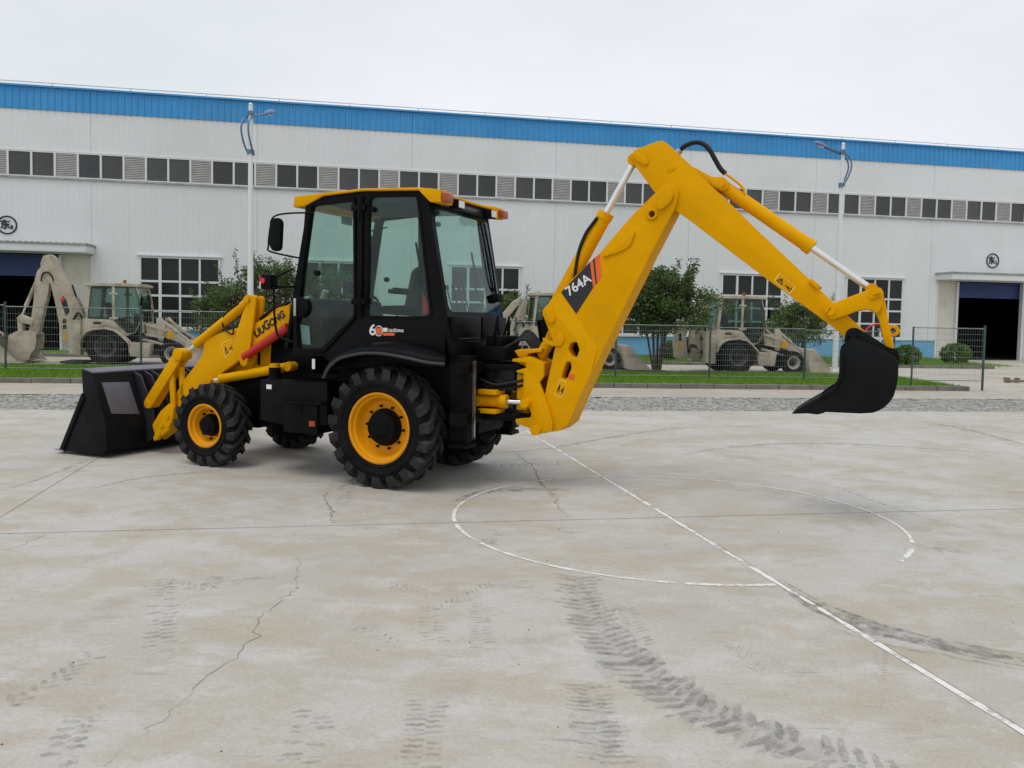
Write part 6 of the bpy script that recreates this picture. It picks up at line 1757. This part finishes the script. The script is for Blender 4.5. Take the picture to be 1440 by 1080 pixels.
        mb = MB(); mb.prism(dpp, -0.13, 0.13); mb.build('dipper_arm', 'tan', root, bev=0.02)
        for s_ in (1, -1):
            mb = MB(); mb.prism(bkp, min(0.33 * s_, 0.36 * s_), max(0.33 * s_, 0.36 * s_)); mb.build('bucket_side', 'tan', root, bev=0.01)
        cv = [(-2.632, 1.132), (-2.974, 1.211), (-3.289, 1.184), (-3.553, 1.026), (-3.605, 0.474), (-3.553, 0.132), (-3.237, 0.053), (-2.921, 0.132)]
        ci = [(-2.632, 1.079), (-2.974, 1.132), (-3.263, 1.105), (-3.474, 0.974), (-3.526, 0.474), (-3.474, 0.211), (-3.237, 0.132), (-2.921, 0.184)]
        mb = MB(); mb.prism(cv + ci[::-1], -0.33, 0.33); mb.build('digging_bucket', 'tan', root, bev=0.004)
        A_, B_ = [(-1.447, 2.237), (-2.079, 3.868)]
        cylinder('dipper_ram', root, (A_[0], 0, A_[1]), (B_[0], 0, B_[1]), 0.5, 0.075, 0.035, 'tan', 'chrome')
        A_, B_ = [(-2.658, 3.184), (-3.263, 1.711)]
        cylinder('bucket_ram', root, (A_[0], 0, A_[1]), (B_[0], 0, B_[1]), 0.72, 0.07, 0.035, 'tan', 'chrome')
        mb = MB(); mb.prism([(-3.368, 1.658), (-3.237, 1.789), (-2.789, 1.605), (-2.816, 1.395), (-3.184, 1.5)], -0.18, 0.18); mb.prism([(-3.368, 1.658), (-3.184, 1.605), (-3.184, 1.079), (-3.342, 1.079)], -0.12, 0.12); mb.build('bucket_linkage', 'tan', root, bev=0.015)
        hose(root, [(q_[0], -0.18, q_[1]) for q_ in [(-2.5, 3.026), (-2.447, 3.289), (-2.289, 3.368), (-2.132, 3.237), (-2.079, 3.053)]], 0.025)
        hose(root, [(q_[0], -0.12, q_[1]) for q_ in [(-1.447, 2.921), (-1.342, 2.579), (-1.316, 2.316)]], 0.03)
        mb = MB(); mb.bb(-1.75, -0.9, -0.55, 0.55, 0.04, 0.12); mb.build('foot_plate', 'mud', root, bev=0.02)
    else:
        mb = MB(); mb.prism([(-1.114, 0.486), (-1.286, 0.457), (-1.629, 0.571), (-1.686, 1.057), (-1.514, 1.8), (-1.171, 2.543), (-0.971, 2.771), (-0.886, 2.629), (-1.086, 1.571)], -0.16, 0.16); mb.build('boom', 'tan', root, bev=0.02)
        mb = MB(); mb.prism([(-2.2, 0.571), (-1.857, 0.486), (-1.714, 0.771), (-1.8, 1.343), (-1.6, 2.086), (-1.114, 2.714), (-1.171, 2.829), (-1.457, 2.657), (-1.886, 2.143), (-2.2, 1.714), (-2.257, 1.143)], -0.13, 0.13); dp = mb.build('dipper_arm', 'tan', root, bev=0.02)
        for yy in (-1, 1):
            mb = MB(); mb.prism([(-2.143, 1.114), (-2, 1.114), (-2, 0.886), (-2.143, 0.886)], min(0.131 * yy, 0.136 * yy), max(0.131 * yy, 0.136 * yy)); mb.build('yellow_sticker', 'yellow', dp)
            mb = MB(); mb.prism([(-2.114, 1.486), (-2, 1.514), (-1.971, 1.229), (-2.086, 1.2)], min(0.131 * yy, 0.136 * yy), max(0.131 * yy, 0.136 * yy)); mb.build('slot', 'mud', dp)
        for k in range(6):
            hose(root, [(-1.35, -0.28 + 0.1 * k, 0.9 + 0.1 * k), (-1.62, -0.32 + 0.1 * k, 1.0 + 0.07 * k), (-1.7 - 0.02 * k, -0.25 + 0.1 * k, 0.7 + 0.08 * k)], 0.03, n=4)
        A_, B_ = [(-1.286, 1.571), (-1.686, 2.2)]
        cylinder('dipper_ram', root, (A_[0], 0.1, A_[1]), (B_[0], 0.1, B_[1]), 0.5, 0.075, 0.035, 'tan', 'chrome')
    return root
ty = R(8)
t1 = tan_loader((-14.9, 29.95, 0.0), ty, 'sand-coloured backhoe loader at the left with its digger arm raised', True)
t2 = tan_loader((8.55, 31.6, 0.0), ty, 'sand-coloured backhoe loader parked between the leafy tree and the digging bucket', False)
t3 = copy_tree(t2)
t3.location = (1.45, 31.9, 0.0)
t3['label'] = 'sand-coloured backhoe loader mostly hidden behind the yellow boom'
t4 = copy_tree(t2)
t4.location = (-21.7, 29.2, 0.0)
t4['label'] = 'sand-coloured backhoe loader at the left edge, only its bucket showing'
